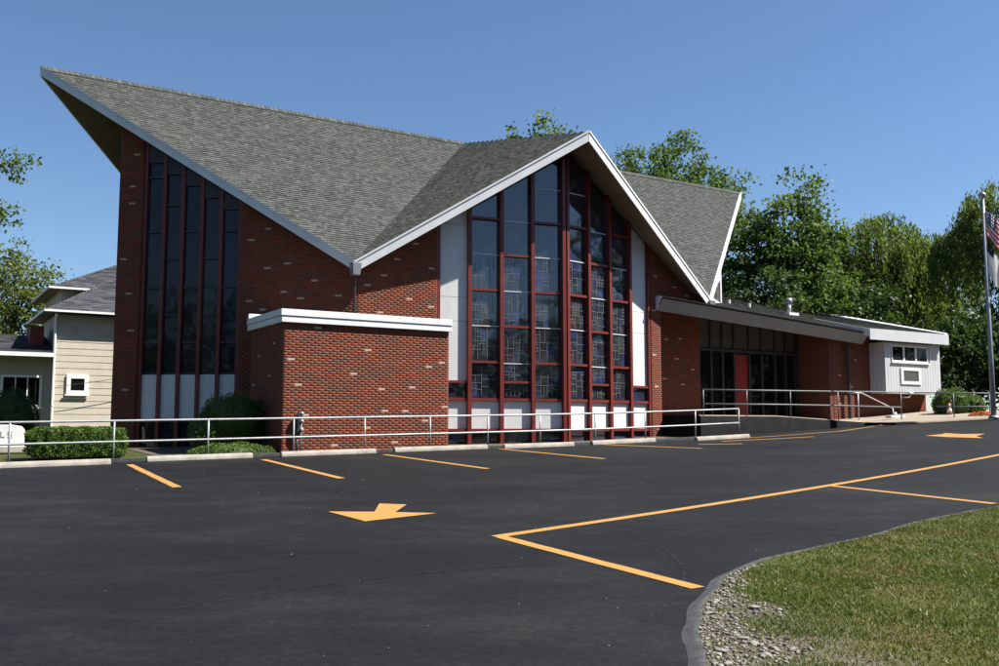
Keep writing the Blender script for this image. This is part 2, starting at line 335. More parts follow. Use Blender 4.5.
def shingles(parent, poly, expo=0.115, mat='shingle', seed=1, wlo=0.08, whi=0.20, lift=0.02):
    """individual shingle tabs laid in courses over a planar polygon"""
    rs = np.random.RandomState(seed); P = np.array(poly, float)
    nrm = sum(np.cross(P[i] - P[0], P[(i + 1) % len(P)] - P[0]) for i in range(1, len(P) - 1)); nrm = nrm / np.linalg.norm(nrm)
    if nrm[2] < 0: nrm = -nrm
    e1 = np.cross((0, 0, 1), nrm); e1 /= np.linalg.norm(e1); e2 = np.cross(nrm, e1)
    if e2[2] > 0: e2 = -e2
    Q = [((p - P[0]) @ e1, (p - P[0]) @ e2) for p in P]
    t0, t1 = min(q[1] for q in Q), max(q[1] for q in Q); rows = []
    t = t0
    while t < t1:
        for a, b_ in poly_span(Q, t + expo * 0.5):
            x = a - rs.uniform(0, 0.2)
            while x < b_:
                w = rs.uniform(wlo, whi); x0, x1 = max(x, a), min(x + w, b_)
                if x1 - x0 > 0.02: rows.append((x0, x1, t, min(t + expo, t1), rs.uniform(0.5, 1.0) * lift))
                x += w
        t += expo
    S = np.array(rows); N = len(S)
    def pt(x, t, h): return P[0] + x[:, None] * e1 + t[:, None] * e2 + h[:, None] * nrm
    g = 0.004; z = np.full(N, 0.004); lo = np.full(N, 0.0)
    V = np.stack([pt(S[:, 0], S[:, 2], z), pt(S[:, 1] - g, S[:, 2], z), pt(S[:, 1] - g, S[:, 3], S[:, 4] + 0.004), pt(S[:, 0], S[:, 3], S[:, 4] + 0.004),
                  pt(S[:, 1] - g, S[:, 3], lo), pt(S[:, 0], S[:, 3], lo)], 1).reshape(-1, 3)
    base = np.arange(N)[:, None, None] * 6
    q = np.array([(0, 1, 2, 3), (3, 2, 4, 5)])[None]
    o = link('shingles', np_mesh('shingles', V, (base + q).reshape(-1, 4)), mat, parent); o['kind'] = 'stuff'
    # faces up
    me = o.data
    import bmesh as _b
    bm = _b.new(); bm.from_mesh(me); bm.normal_update()
    for f in bm.faces:
        if f.normal.dot(Vector(nrm)) < -0.2: f.normal_flip()
    bm.to_mesh(me); bm.free()
    return o

# ------------------------------------------------------------------ setting: terrain, parking lot, lawn island, walks
def drape(name, xs, ys, fn, dz, mat, conv=None, kind='structure'):
    V = []; nx, ny = len(xs), len(ys)
    for j in range(ny):
        for i in range(nx):
            x, y = fn(xs[i], ys[j]); V.append((x, y, G(x, y) + dz))
    F = [(j * nx + i, j * nx + i + 1, (j + 1) * nx + i + 1, (j + 1) * nx + i) for j in range(ny - 1) for i in range(nx - 1)]
    me = np_mesh(name, V, F); o = link(name, me, mat, None, True); tag(o, kind=kind)
    return o
gx = np.r_[-900, -500, -300, -180, -120, -80, np.arange(-60, 61, 3.0), 80, 120, 180, 300, 500, 900]
gy = np.r_[-600, -300, -150, -80, np.arange(-50, 91, 3.0), 120, 180, 300, 500, 900]
ground = drape('ground', gx, gy, lambda a, c: (a, c), -0.04, 'lawn'); tag(ground, 'green lawn ground reaching away behind the church and the house')

def lot_edge(X):
    if X < 5.0: return -8.72
    if X < 14.2: return -8.2 if X > 6 else -8.72 + (X - 5.0) * 0.52
    return -9.2 - (X - 14.2) * 0.545
lx = np.r_[np.arange(-60, -20, 4.0), np.arange(-20, 30, 0.8), np.arange(30, 61, 4.0)]
lt = np.r_[0, 0.3, 0.8, 1.6, np.arange(2.6, 40, 1.2), 46, 56]
lot = drape('parking_lot', lx, lt, lambda X, t: wd(X, lot_edge(X) - t), 0.0, 'asphalt')
tag(lot, 'dark sealed asphalt parking lot sloping up to the church')

# painted markings: children of the lot
def mark(name, pts, label=None, dz=0.006):
    """closed plan polygon in church axes, draped on the lot as thin sheets"""
    V = []; n = len(pts)
    for X, Y in pts:
        x, y = wd(X, Y); V.append((x, y, G(x, y) + dz))
    me = bpy.data.meshes.new(name); me.from_pydata(V, [], [tuple(range(n))]); me.update()
    o = link(name, me, 'line_yellow', lot)
    if label: o['label'] = label
    return o
def stripe(p, q, w=0.115, seg=0.35):
    w *= 1.18
    """a painted line as one sheet, following the ground"""
    p = np.array(p, float); q = np.array(q, float); d = q - p; L = np.hypot(*d); d /= L; nn = np.array((-d[1], d[0])) * w / 2
    k = max(1, int(L / seg)); V = []; F = []
    for i in range(k + 1):
        c = p + d * L * i / k
        for sgn in (-1, 1):
            jit = RS.uniform(-0.07, 0.07)
            x, y = wd(*(c + nn * sgn * (1 + jit))); V.append((x, y, G(x, y) + 0.006))
        if i: F.append((2 * i - 2, 2 * i - 1, 2 * i + 1, 2 * i))
    return link('painted_line', np_mesh('painted_line', V, F), 'line_yellow', lot)
for p, q in (((-14.25, -9.85), (-14.62, -15.7)), ((-11.2, -9.85), (-11.6, -15.6)), ((-7.95, -9.7), (-8.1, -15.1)), ((-4.05, -9.1), (-4.2, -14.1)), ((-0.35, -8.95), (0.36, -12.7))):
    stripe(p, q, 0.13)
stripe((1.7, -11.15), (2.7, -11.95), 0.16); stripe((3.3, -10.5), (6.75, -11.2), 0.14); stripe((4.3, -9.75), (9.8, -9.8), 0.11); stripe((9.8, -9.8), (13.9, -8.55), 0.10)
stripe((-13.0, -23.32), (2.6, -19.95), 0.135); stripe((2.6, -19.95), (12.0, -17.9), 0.135)
stripe((-12.95, -23.36), (-13.08, -26.6), 0.125); stripe((-5.42, -21.7), (-5.83, -24.8), 0.12)
mark('painted_arrow', [(-13.72, -20.2), (-13.20, -20.56), (-12.74, -19.72), (-12.46, -20.04), (-12.98, -20.74), (-12.56, -21.14), (-13.7, -21.38)], 'yellow arrow pointing along the near aisle')
mark('painted_arrow', [(8.35, -14.15), (9.2, -14.2), (9.66, -13.95), (9.3, -14.8), (9.6, -15.35), (8.5, -15.72), (7.75, -16.4), (7.9, -15.2)], 'yellow arrow pointing along the far aisle', 0.007)

# faint tyre scuffs swept across the seal coat
m, nt, b = new_mat('scuff'); n1 = noise(nt, 14, 5, 0.7); r1 = ramp(nt, [(0.40, (0.0085, 0.0088, 0.0095)), (0.65, (0.020, 0.020, 0.0205))]); nt.links.new(n1.outputs['Fac'], r1.inputs[0])
nt.links.new(r1.outputs[0], b.inputs['Base Color']); b.inputs['Roughness'].default_value = 0.9; b.inputs['Specular IOR Level'].default_value = 0.12
for cx_, cy_, rad, a0, a1, w in ((-3.5, 9.5, 5.2, -30, 20, 0.03), (2.5, 3.0, 6.5, 105, 140, 0.03), (6.0, 20.0, 9.5, 235, 270, 0.04), (7.0, 20.6, 9.9, 238, 268, 0.03)):
    V = []; F = []; k = 46
    for i in range(k + 1):
        a = R(a0 + (a1 - a0) * i / k)
        for rr_ in (rad - w / 2, rad + w / 2):
            x, y = cx_ + rr_ * math.cos(a), cy_ + rr_ * math.sin(a); V.append((x, y, G(x, y) + 0.003))
        if i and random.random() < 0.85: F.append((2 * i - 2, 2 * i - 1, 2 * i + 1, 2 * i))
    link('tyre_scuff', np_mesh('tyre_scuff', V, F), 'scuff', lot)

# concrete wheel stops
def make_stop(Lg):
    mb = MB(); prof = [(-0.085, 0.0), (0.085, 0.0), (0.08, 0.07), (0.055, 0.135), (-0.055, 0.135), (-0.08, 0.07)]
    mb.prism([(-Lg / 2, a, z) for a, z in prof], [(Lg / 2, a, z) for a, z in prof]); return mb.mesh('wheel_stop')
stops = [(-18.2, -9.6, 2.8, 'leftmost pale wheel stop, cut by the picture edge beside the hedge'), (-15.75, -9.55, 2.3, 'pale wheel stop in front of the clipped box hedge'),
         (-12.5, -9.15, 2.5, 'pale wheel stop in front of the round dark shrub'), (-9.22, -9.1, 2.6, 'pale wheel stop in front of the brick annex corner and iron standpipe'),
         (-5.85, -8.95, 2.95, 'pale wheel stop before the annex wall end next to the white window panel'), (-2.75, -9.2, 2.45, 'pale wheel stop before the stained window, under its central red mullion'),
         (0.5, -9.1, 2.5, 'pale wheel stop before the stained window half next to the entrance'), (4.15, -9.7, 2.35, 'pale wheel stop at the end of the silver railing before the entrance alcove')]
for X, Y, Lg, lab in stops:
    o = link('wheel_stop', make_stop(Lg), 'stop_concrete'); x, y = wd(X, Y)
    z0, z1 = GL(X - Lg / 2, Y), GL(X + Lg / 2, Y); o.location = (x, y, (z0 + z1) / 2 - 0.004)
    o.rotation_euler = (0, -math.atan2(z1 - z0, Lg), ROT + R(random.uniform(-0.8, 0.8))); md = o.modifiers.new('edge', 'BEVEL'); md.width = 0.018; md.segments = 2
    tag(o, lab, 'wheel stop', 'concrete wheel stops along the church front')

# low kerb behind the stalls and the bare bed behind it
mb = MB(); xs = np.arange(-40, 5.1, 1.0)
for i in range(len(xs) - 1):
    pts = []
    for X, Y in ((xs[i], -8.8), (xs[i + 1], -8.8), (xs[i + 1], -8.62), (xs[i], -8.62)):
        x, y = wd(X, Y); pts.append((x, y, G(x, y)))
    mb.prism([(x, y, z - 0.1) for x, y, z in pts], [(x, y, z + 0.07) for x, y, z in pts])
kerb = tag(mb.build('kerb', 'asphalt_worn'), 'low worn asphalt kerb behind the wheel stops', kind='structure')
bed = drape('planting_bed', np.arange(-13, 6.1, 0.8), np.array([-8.64, -8, -7, -6, -5, -4, -3]), wd, -0.025, 'earth'); tag(bed, 'bare earth bed between the kerb and the church wall')

# grass island
island = [(1.05, -6.0), (1.0, -2.0), (1.02, 2.0), (1.05, 4.4), (1.14, 5.8), (1.29, 6.65), (1.57, 7.6), (1.98, 8.55), (2.73, 9.5), (3.88, 10.5), (5.26, 11.9), (6.68, 13.0), (9.0, 14.6), (12.5, 16.4), (17, 18.2), (24, 20.4), (30, 21.5), (30, -6.0)]
def in_poly(x, y, P):
    inside = np.zeros(np.shape(x), bool); n = len(P)
    for i in range(n):
        (x0, y0), (x1, y1) = P[i], P[(i + 1) % n]
        c = ((y0 <= y) != (y1 <= y)) & (x < x0 + (x1 - x0) * (y - y0) / (y1 - y0 + 1e-12)); inside ^= c
    return inside
edge = island[:-1]
def smooth_line(P, k=6):
    P = [np.array(p, float) for p in P]; out = []
    for i in range(len(P) - 1):
        p0, p1, p2, p3 = P[max(i - 1, 0)], P[i], P[i + 1], P[min(i + 2, len(P) - 1)]
        for j in range(k):
            t = j / k; out.append(0.5 * ((2 * p1) + (-p0 + p2) * t + (2 * p0 - 5 * p1 + 4 * p2 - p3) * t * t + (-p0 + 3 * p1 - 3 * p2 + p3) * t ** 3))
    out.append(P[-1]); return np.array(out)
EL = smooth_line(edge, 7); tg = np.gradient(EL, axis=0); tg /= np.linalg.norm(tg, axis=1)[:, None]; INW = np.c_[tg[:, 1], -tg[:, 0]]
wob = np.array([0.012 * math.sin(i * 0.9) + 0.012 * math.sin(i * 0.43 + 1) for i in range(len(EL))])
EL = EL + INW * wob[:, None]
# worn rolled asphalt lip round the island
mb = MB(); V = []; F = []
prof = [(-0.045, 0.002), (-0.015, 0.012), (0.02, 0.03), (0.055, 0.036), (0.10, 0.012)]
for i, (p, nn) in enumerate(zip(EL, INW)):
    for o_, dz in prof:
        q = p + nn * (o_ + RS.uniform(-0.006, 0.006)); V.append((q[0], q[1], G(*q) + dz + RS.uniform(-0.003, 0.003) * (dz > 0.02)))
k = len(prof)
F = [(i * k + j, (i + 1) * k + j, (i + 1) * k + j + 1, i * k + j + 1) for i in range(len(EL) - 1) for j in range(k - 1)]
lip = tag(link('island_kerb', np_mesh('island_kerb', V, F), 'asphalt_worn', None, True), 'grey worn rolled asphalt kerb round the grass island', kind='structure')
# island surface: fan of strips inward
V = []; F = []; offs = [0.06, 0.4, 1.0, 2.0, 3.5, 6, 10, 16]
for i, (p, nn) in enumerate(zip(EL, INW)):
    for o_ in offs:
        q = p + nn * o_
        if o_ > 0.5: q = p + (np.array((14.0, 4.0)) - p) * min(0.97, (o_ / 16.0) ** 1.0)
        hump = 0.025 + 0.12 * min(1, o_ / 3.5); V.append((q[0], q[1], G(*q) + hump))
k = len(offs)
F = [(i * k + j, (i + 1) * k + j, (i + 1) * k + j + 1, i * k + j + 1) for i in range(len(EL) - 1) for j in range(k - 1)]
isl = tag(link('lawn_island', np_mesh('lawn_island', V, F), 'island_soil', None, True), 'grass island curving into the parking lot', kind='structure')
from mathutils.bvhtree import BVHTree
ibv = BVHTree.FromPolygons([Vector(v) for v in V], [tuple(f) for f in F])
def isl_z(x, y):
    h = ibv.ray_cast(Vector((x, y, 20)), Vector((0, 0, -1))); return h[0].z if h[0] else None
def gravelly(x, y):   # 1 in the bare gravel corner, 0 in the lawn
    ex = float(np.interp(y, [-6, 4.4, 5.8, 6.65, 7.6, 8.55, 9.5], [1.05, 1.05, 1.14, 1.29, 1.57, 1.98, 2.73]))
    d = (x - ex - 0.12) / (0.42 if y < 7.2 else max(0.08, 0.42 - (y - 7.2) * 0.3))
    return max(0.0, min(0.80, 1.2 - d + 0.3 * math.sin(x * 9 + y * 4) + 0.3 * math.sin(y * 7 - x * 5)))
# blades
cand = []
for (x0, x1, y0, y1, dens) in ((1.0, 5.2, 5.0, 8.4, 11000), (1.8, 7.5, 8.4, 11.0, 6500), (3.4, 10, 11.0, 14.6, 3200), (5.2, 12, 5.0, 8.4, 3500), (7.5, 13, 8.4, 11.0, 3000), (7, 18, 11.0, 19.0, 1300), (1.0, 10, 1.5, 5.0, 3500)):
    n = int((x1 - x0) * (y1 - y0) * dens * 0.55); cand.append(np.c_[RS.uniform(x0, x1, n), RS.uniform(y0, y1, n)])
cand = np.concatenate(cand)
cand = cand[in_poly(cand[:, 0], cand[:, 1], [tuple(p) for p in EL] + [(30, -6)])]
keep = []
for x, y in cand:
    if random.random() < gravelly(x, y): continue
    if math.sin(x * 2.1 + 1.3 * math.sin(y * 1.1)) * math.sin(y * 1.7 + x * .6) > 0.72 and random.random() < 0.55: continue
    z = isl_z(x, y)
    if z is not None: keep.append((x, y, z))
K = np.array(keep); N = len(K)
ang = RS.uniform(0, 2 * PI, N); hgt = RS.uniform(0.010, 0.030, N) * (0.8 + 0.5 * np.sin(K[:, 0] * 3.1 + K[:, 1] * 2.3) ** 2); wdt = RS.uniform(0.0025, 0.0055, N) * (0.7 + K[:, 1] / 12)
lean = RS.uniform(0.2, 1.4, N) * hgt; la = RS.uniform(0, 2 * PI, N)
dx, dy = np.cos(ang) * wdt, np.sin(ang) * wdt
V = np.stack([np.c_[K[:, 0] - dx, K[:, 1] - dy, K[:, 2] - 0.004], np.c_[K[:, 0] + dx, K[:, 1] + dy, K[:, 2] - 0.004],
              np.c_[K[:, 0] + np.cos(la) * lean, K[:, 1] + np.sin(la) * lean, K[:, 2] + hgt]], 1).reshape(-1, 3)
gr = link('grass', np_mesh('grass', V, np.arange(N * 3).reshape(-1, 3)), 'grass_blade'); tag(gr, 'short patchy grass growing on the lawn island', 'grass', kind='stuff')
# gravel
def rock_mesh(name, seed, sub=1):
    import bmesh as _b
    rs = np.random.RandomState(seed); bm = _b.new(); _b.ops.create_icosphere(bm, subdivisions=sub, radius=1)
    for v in bm.verts:
        v.co *= 1 + rs.uniform(-0.5, 0.35); v.co.z *= 0.5
    me = bpy.data.meshes.new(name); bm.to_mesh(me); bm.free(); return me
protos = [rock_mesh('stone', s) for s in range(4)]
pv = [np.array([v.co[:] for v in m_.vertices]) for m_ in protos]; pf = [np.array([p.vertices[:] for p in m_.polygons]) for m_ in protos]
VV = []; FF = []; n0 = 0; cnt = 0
while cnt < 3600:
    x, y = random.uniform(0.95, 2.9), random.uniform(4.9, 8.9)
    if random.random() > gravelly(x, y) ** 1.3 + 0.004: continue
    z = isl_z(x, y)
    if z is None: continue
    k = random.randrange(4); sc = random.choice((0.003, 0.004, 0.005, 0.007, 0.010, 0.018)) * random.uniform(0.8, 1.3); a = random.uniform(0, 6.28)
    rm = np.array(((math.cos(a), -math.sin(a), 0), (math.sin(a), math.cos(a), 0), (0, 0, 1)))
    VV.append((pv[k] * sc * np.array((1, random.uniform(0.6, 1), 1))) @ rm.T + (x, y, z + sc * 0.25)); FF.append(pf[k] + n0); n0 += len(pv[k]); cnt += 1
tag(link('gravel', np_mesh('gravel', np.concatenate(VV), np.concatenate(FF)), 'gravel'), 'pale crushed gravel at the corner of the lawn island', 'gravel', kind='stuff')
cnt = 0
while cnt < 16:
    x, y = random.uniform(1.2, 2.0), random.uniform(5.4, 7.8)
    if random.random() > gravelly(x, y) ** 2: continue
    z = isl_z(x, y)
    if z is None: continue
    o = link('stone', protos[cnt % 4], 'stone'); s = random.uniform(0.022, 0.048); o.location = (x, y, z + s * 0.2); o.scale = (s * 1.2, s * 0.9, s * 0.7); o.rotation_euler = (0, 0, random.uniform(0, 6.28)); cnt += 1
    tag(o, 'pale limestone lump lying in the gravel corner of the lawn', 'stone', 'limestone lumps in the gravel')
# loose grit on the asphalt
VV = []; FF = []; n0 = 0
for i in range(110):
    y = random.uniform(5.2, 24); x = random.uniform(-0.52, 0.5) * y
    X = (x - CX) * UX + (y - CY) * UY; Y = -(x - CX) * UY + (y - CY) * UX
    if Y > -9.8 or in_poly(np.array([x]), np.array([y]), [tuple(p) for p in EL] + [(30, -6)])[0]: continue
    k = random.randrange(4); sc = random.uniform(0.004, 0.009) * (0.7 + y / 22)
    VV.append(pv[k] * sc + (x, y, G(x, y) + sc * 0.3)); FF.append(pf[k] + n0); n0 += len(pv[k])
tag(link('loose_grit', np_mesh('loose_grit', np.concatenate(VV), np.concatenate(FF)), 'gravel'), 'scattered pale grit on the asphalt', 'gravel', kind='stuff')

# sidewalk on the entrance side
V = []; F = []; ws = np.arange(14.0, 40.1, 1.0); rows = [(0, 0.02), (0.02, 0.10), (1.2, 0.10), (2.4, 0.12), (4.5, 0.16), (7.0, 0.2)]
for X in ws:
    for dy, dz in rows:
        x, y = wd(X, -9.2 - (X - 14.2) * 0.545 + dy); V.append((x, y, G(x, y) + dz))
k = len(rows); F = [(i * k + j, (i + 1) * k + j, (i + 1) * k + j + 1, i * k + j + 1) for i in range(len(ws) - 1) for j in range(k - 1)]
tag(link('sidewalk', np_mesh('sidewalk', V, F), 'walk', None), 'beige concrete sidewalk by the flagpole and entrance', kind='structure')

# ------------------------------------------------------------------ the church (heights relative to the eye, shifted by ZB)
ZB = 0.55
church = empty('church', (CX, CY, EYE - ZB), ROT, 'brick church with folded grey shingle gables, stained glass front and low entrance wing', 'church')
def up(prof): return [(s, z + ZB) for s, z in prof]
H, HF, HCL, HCR, A_, B_, SF, RW = 11.3, 9.62, 4.95, 4.82, 7.27, 6.04, 8.09, 15.4
def P3(x, y, z): return np.array((x, y, z + ZB), float)
C_ = P3(0, 0, H); W_ = P3(-RW, 0, H); E_ = P3(RW, 0, H); L_ = P3(-A_, -B_, HCL); R_ = P3(A_, -B_, HCR); F_ = P3(0, -SF, HF)
LB = P3(-A_, B_, HCL); RB = P3(A_, B_, HCR); BK = P3(0, SF, HF)
T = 0.27
def plane_z(tri, x, y):
    a, b_, c = tri; n = np.cross(b_ - a, c - a); return a[2] - (n[0] * (x - a[0]) + n[1] * (y - a[1])) / n[2]
tris = {'WCL': (W_, C_, L_), 'CFL': (C_, F_, L_), 'CFR': (C_, R_, F_), 'CRE': (C_, E_, R_), 'WCb': (W_, LB, C_), 'CBb': (C_, LB, BK), 'CBr': (C_, BK, RB), 'CRb': (C_, RB, E_)}
for i, (k, t) in enumerate(tris.items()):
    mb = MB(); mb.prism([p - np.array((0, 0, T)) for p in t], [p - np.array((0, 0, 0.02)) for p in t])
    sl = mb.build('roof_slope', 'soffit', church)
    me = sl.data; me.materials.append(MATS['roof_deck'])
    for p in me.polygons:
        if p.normal.z > 0.2: p.material_index = 1
    if k in ('WCL', 'CFL', 'CFR', 'CRE'): shingles(sl, t, seed=i + 3)
    else:
        me2 = np_mesh('roof_covering', [tuple(p + np.array((0, 0, 0.004))) for p in t], [(0, 1, 2)]); link('roof_covering', me2, 'roof_deck', sl)
def under(x, y):   # soffit height above (x, y), lowest slope wins
    best = None
    for t in tris.values():
        a, b_, c = [p[:2] for p in t]
        d = (b_[0] - a[0]) * (c[1] - a[1]) - (c[0] - a[0]) * (b_[1] - a[1])
        u_ = ((x - a[0]) * (c[1] - a[1]) - (c[0] - a[0]) * (y - a[1])) / d; v_ = ((b_[0] - a[0]) * (y - a[1]) - (x - a[0]) * (b_[1] - a[1])) / d
        if u_ > -0.02 and v_ > -0.02 and u_ + v_ < 1.02:
            z = plane_z(t, x, y); best = z if best is None else min(best, z)
    return (best if best is not None else HCL + ZB) - T - 0.006
def ridge_cap(a, b_):
    mb = MB(); d = (b_ - a); L = np.linalg.norm(d); d /= L; n = int(L / 0.16); hz = np.array((-d[1], d[0], 0)); hz /= np.linalg.norm(hz)
    V = []; F = []
    for i in range(n):
        p = a + d * (i * 0.16); q = a + d * (i * 0.16 + 0.19); lo, hi = 0.012, 0.035
        k = len(V)
        for pp, h in ((p, hi), (q, lo)):
            V += [tuple(pp + hz * 0.15 + np.array((0, 0, h - 0.15 * 0.9))), tuple(pp + np.array((0, 0, h + 0.02))), tuple(pp - hz * 0.15 + np.array((0, 0, h - 0.15 * 0.9)))]
        F += [(k, k + 1, k + 4, k + 3), (k + 1, k + 2, k + 5, k + 4)]
    o = link('ridge_cap', np_mesh('ridge_cap', V, F), 'shingle', church); o['kind'] = 'stuff'
ridge_cap(W_, C_); ridge_cap(E_, C_)
# rake boards with a drip edge
def rake(a, b_, hb=0.29):
    a, b_ = np.array(a), np.array(b_); d = b_ - a; hd = d[:2] / np.hypot(*d[:2]); n = np.array((hd[1], -hd[0], 0.0))
    mid = (a + b_) / 2
    if n[:2] @ mid[:2] < 0: n = -n
    z = np.array((0, 0, 1.0))
    def board(o0, o1, z0, z1):
        mb = MB(); mb.prism([a + n * o0 + z * z0, a + n * o1 + z * z0, a + n * o1 + z * z1, a + n * o0 + z * z1], [b_ + n * o0 + z * z0, b_ + n * o1 + z * z0, b_ + n * o1 + z * z1, b_ + n * o0 + z * z1]); return mb
    f = board(0.004, 0.05, -hb, -0.03).build('rake_board', 'white_paint', church)
    board(-0.01, 0.08, -0.032, 0.035).build('drip_edge', 'white_paint', f)
    return f
for a, b_, hb in ((L_, F_, 0.33), (F_, R_, 0.33), (L_, W_, 0.28), (R_, E_, 0.29), (W_, LB, 0.28), (E_, RB, 0.29), (LB, BK, 0.33), (BK, RB, 0.33)): rake(a, b_, hb)
# rain heads where the rakes meet
for q in (L_, R_):
    mb = MB(); x, y, z = q
    mb.prism([(x - 0.11, y - 0.16, z - 0.42), (x + 0.11, y - 0.16, z - 0.42), (x + 0.11, y + 0.06, z - 0.42), (x - 0.11, y + 0.06, z - 0.42)],
             [(x - 0.15, y - 0.2, z - 0.05), (x + 0.15, y - 0.2, z - 0.05), (x + 0.15, y + 0.1, z - 0.05), (x - 0.15, y + 0.1, z - 0.05)])
    mb.build('rain_head', 'grey_and_eave_shade', church, bevel=0.01)

ZG = -1.0
# walls
A0 = (-7.05, -5.75); dW = np.array((-0.803, 0.596)); SP = 7.61
PP = (A0[0] + dW[0] * SP, A0[1] + dW[1] * SP)
LW = Line(PP, A0)                                     # outside faces the street side
def lw_s(s): return SP - s                            # s measured from the inner corner
def lw_top(s): return under(A0[0] + dW[0] * s, A0[1] + dW[1] * s)
def lw_prof(s0, s1, zb=ZG): return [(lw_s(s1), zb + ZB), (lw_s(s0), zb + ZB), (lw_s(s0), lw_top(s0)), (lw_s(s1), lw_top(s1))]
pl = [(2.86, 6.08), (3.3, 5.76), (2.13, 4.99), (2.79, 4.82), (1.33, 4.45), (2.37, 4.09), (3.3, 3.86), (1.76, 3.89), (0.61, 4.0), (2.95, 3.59), (2.4, 2.2), (1.1, 2.9), (3.1, 1.1)]
brick_wall('brick_wall', LW, lw_prof(0.0, 3.66), church, [(lw_s(s), z + ZB) for s, z in pl], seed=2)
pl = [(7.03, 8.49), (7.27, 7.49), (7.1, 6.97), (7.08, 3.01), (7.14, 1.11), (7.4, 5.2), (7.2, 4.1)]
brick_wall('brick_wall', LW, lw_prof(6.86, SP), church, [(lw_s(s), z + ZB) for s, z in pl], seed=3)
# tall window in that wall
win = MB(); LW.poly(win, [(lw_s(6.86), ZG + ZB), (lw_s(3.66), ZG + ZB), (lw_s(3.66), lw_top(3.66)), (lw_s(6.86), lw_top(6.86))], -0.30, -0.24)
win = win.build('side_window', 'bronze', church); win['label'] = 'tall shaded side window of five narrow strips with red mullions'
cols = [(3.78, 4.29), (4.40, 4.91), (5.02, 5.53), (5.64, 6.13), (6.24, 6.74)]
edges = [(3.66, 3.78)] + [(cols[i][1], cols[i + 1][0]) for i in range(4)] + [(6.74, 6.86)]
for s0, s1 in edges:
    mb = MB(); LW.poly(mb, [(lw_s(s1), ZG + ZB), (lw_s(s0), ZG + ZB), (lw_s(s0), lw_top(s0) - 0.01), (lw_s(s1), lw_top(s1) - 0.01)], -0.23, -0.08); mb.build('mullion', 'red_paint', win)
for i, (s0, s1) in enumerate(cols):
    lev = [2.59, 4.3, 6.06, 7.8] if i % 2 == 0 else [3.45, 5.2, 6.9]
    top = lw_top((s0 + s1) / 2) - ZB - 0.75; lev = [1.66] + [z for z in lev if z < top - 0.4] + [top]
    for a, b_ in zip(lev[:-1], lev[1:]):
        mb = MB(); LW.slab(mb, lw_s(s1), lw_s(s0), a + ZB + 0.03, b_ + ZB - 0.03, -0.235, -0.20); mb.build('pane', 'glass_shade', win)
        mb = MB(); LW.slab(mb, lw_s(s1), lw_s(s0), b_ + ZB - 0.028, b_ + ZB + 0.028, -0.235, -0.13); mb.build('transom', 'bronze', win)
    mb = MB(); LW.slab(mb, lw_s(s1), lw_s(s0), 0.24 + ZB, 1.6 + ZB, -0.235, -0.17); mb.build('panel', 'panel_white', win)
    mb = MB(); LW.slab(mb, lw_s(s1), lw_s(s0), top + ZB + 0.03, lw_top(max(s0, s1)) if False else lw_top(s0) - 0.02, -0.235, -0.12); mb.build('header', 'bronze', win)
    mb = MB(); LW.slab(mb, lw_s(s1), lw_s(s0), ZG + ZB, 0.18 + ZB, -0.235, -0.2); mb.build('pane', 'glass_shade', win)

# front prow: two half walls from the centre line
VY, SL = -6.82, 1.42 / 7.27
cosd = 1 / math.hypot(1, SL)
FLn = Line((-7.27, VY + SL * 7.27), (0, VY)); FRn = Line((0, VY), (7.27, VY + SL * 7.27)); LH = FLn.L
def half(side):       # returns line and map |X| -> s
    return (FLn, lambda X: LH - X / cosd) if side < 0 else (FRn, lambda X: X / cosd)
def ftop(side, X): return under(side * X, VY + SL * X) 
def fprof(side, X0, X1, z0, zt=None):
    ln, m_ = half(side); q = [(m_(X0), z0 + ZB), (m_(X1), z0 + ZB), (m_(X1), ftop(side, X1) if zt is None else zt + ZB), (m_(X0), ftop(side, X0) if zt is None else zt + ZB)]
    return q
pl = [(-4.53, 5.0), (-5.38, 4.01), (-4.6, 3.77), (-6.33, 3.54), (-5.81, 5.23), (-6.23, 4.66), (-6.75, 4.32), (-5.08, 5.71)]
FB = Line((-7.05, -5.75), (-4.42, VY + SL * 4.42))
brick_wall('brick_wall', FB, [(0, ZG + ZB), (FB.L, ZG + ZB), (FB.L, under(-4.42, VY + SL * 4.42)), (0, under(-7.05, -5.75))], church, [((x + 7.05) / FB.d[0], z + ZB) for x, z in pl], seed=5)
MB().tube([(-7.22, -5.98, 4.45 + ZB), (-7.2, -5.9, 4.2 + ZB), (-7.2, -5.9, 3.0 + ZB)], 0.04, 8).build('downspout', 'bronze', church)
pl = [(4.7, 5.5), (4.6, 4.26), (4.65, 2.65), (4.62, 1.48), (4.75, -0.1)]
brick_wall('brick_wall', FRn, fprof(1, 4.42, 4.98, ZG), church, [(half(1)[1](x), z + ZB) for x, z in pl], seed=6)
FB2 = Line((4.98, VY + SL * 4.98), (7.1, -5.78))
brick_wall('brick_wall', FB2, [(0.003, 4.36 + ZB), (FB2.L, 4.36 + ZB), (FB2.L, under(7.1, -5.78)), (0.003, under(4.98, VY + SL * 4.98))], church, [(0.85, 5.2 + ZB), (1.35, 4.95 + ZB)], seed=7)
MX = [1.17, 2.25, 3.33]
levels = {0: [('r', 2.07), ('w', 3.25), ('r', 4.42), ('w', 5.60), ('r', 6.77), ('w', 7.94)],      # next to the centre
          1: [('r', 1.44), ('w', 2.05), ('r', 3.25), ('w', 4.42), ('r', 5.60), ('w', 6.75), ('r', 7.94)],
          2: [('r', 2.08), ('w', 3.25), ('r', 4.42), ('w', 5.60), ('r', 6.77), ('w', 7.94)]}
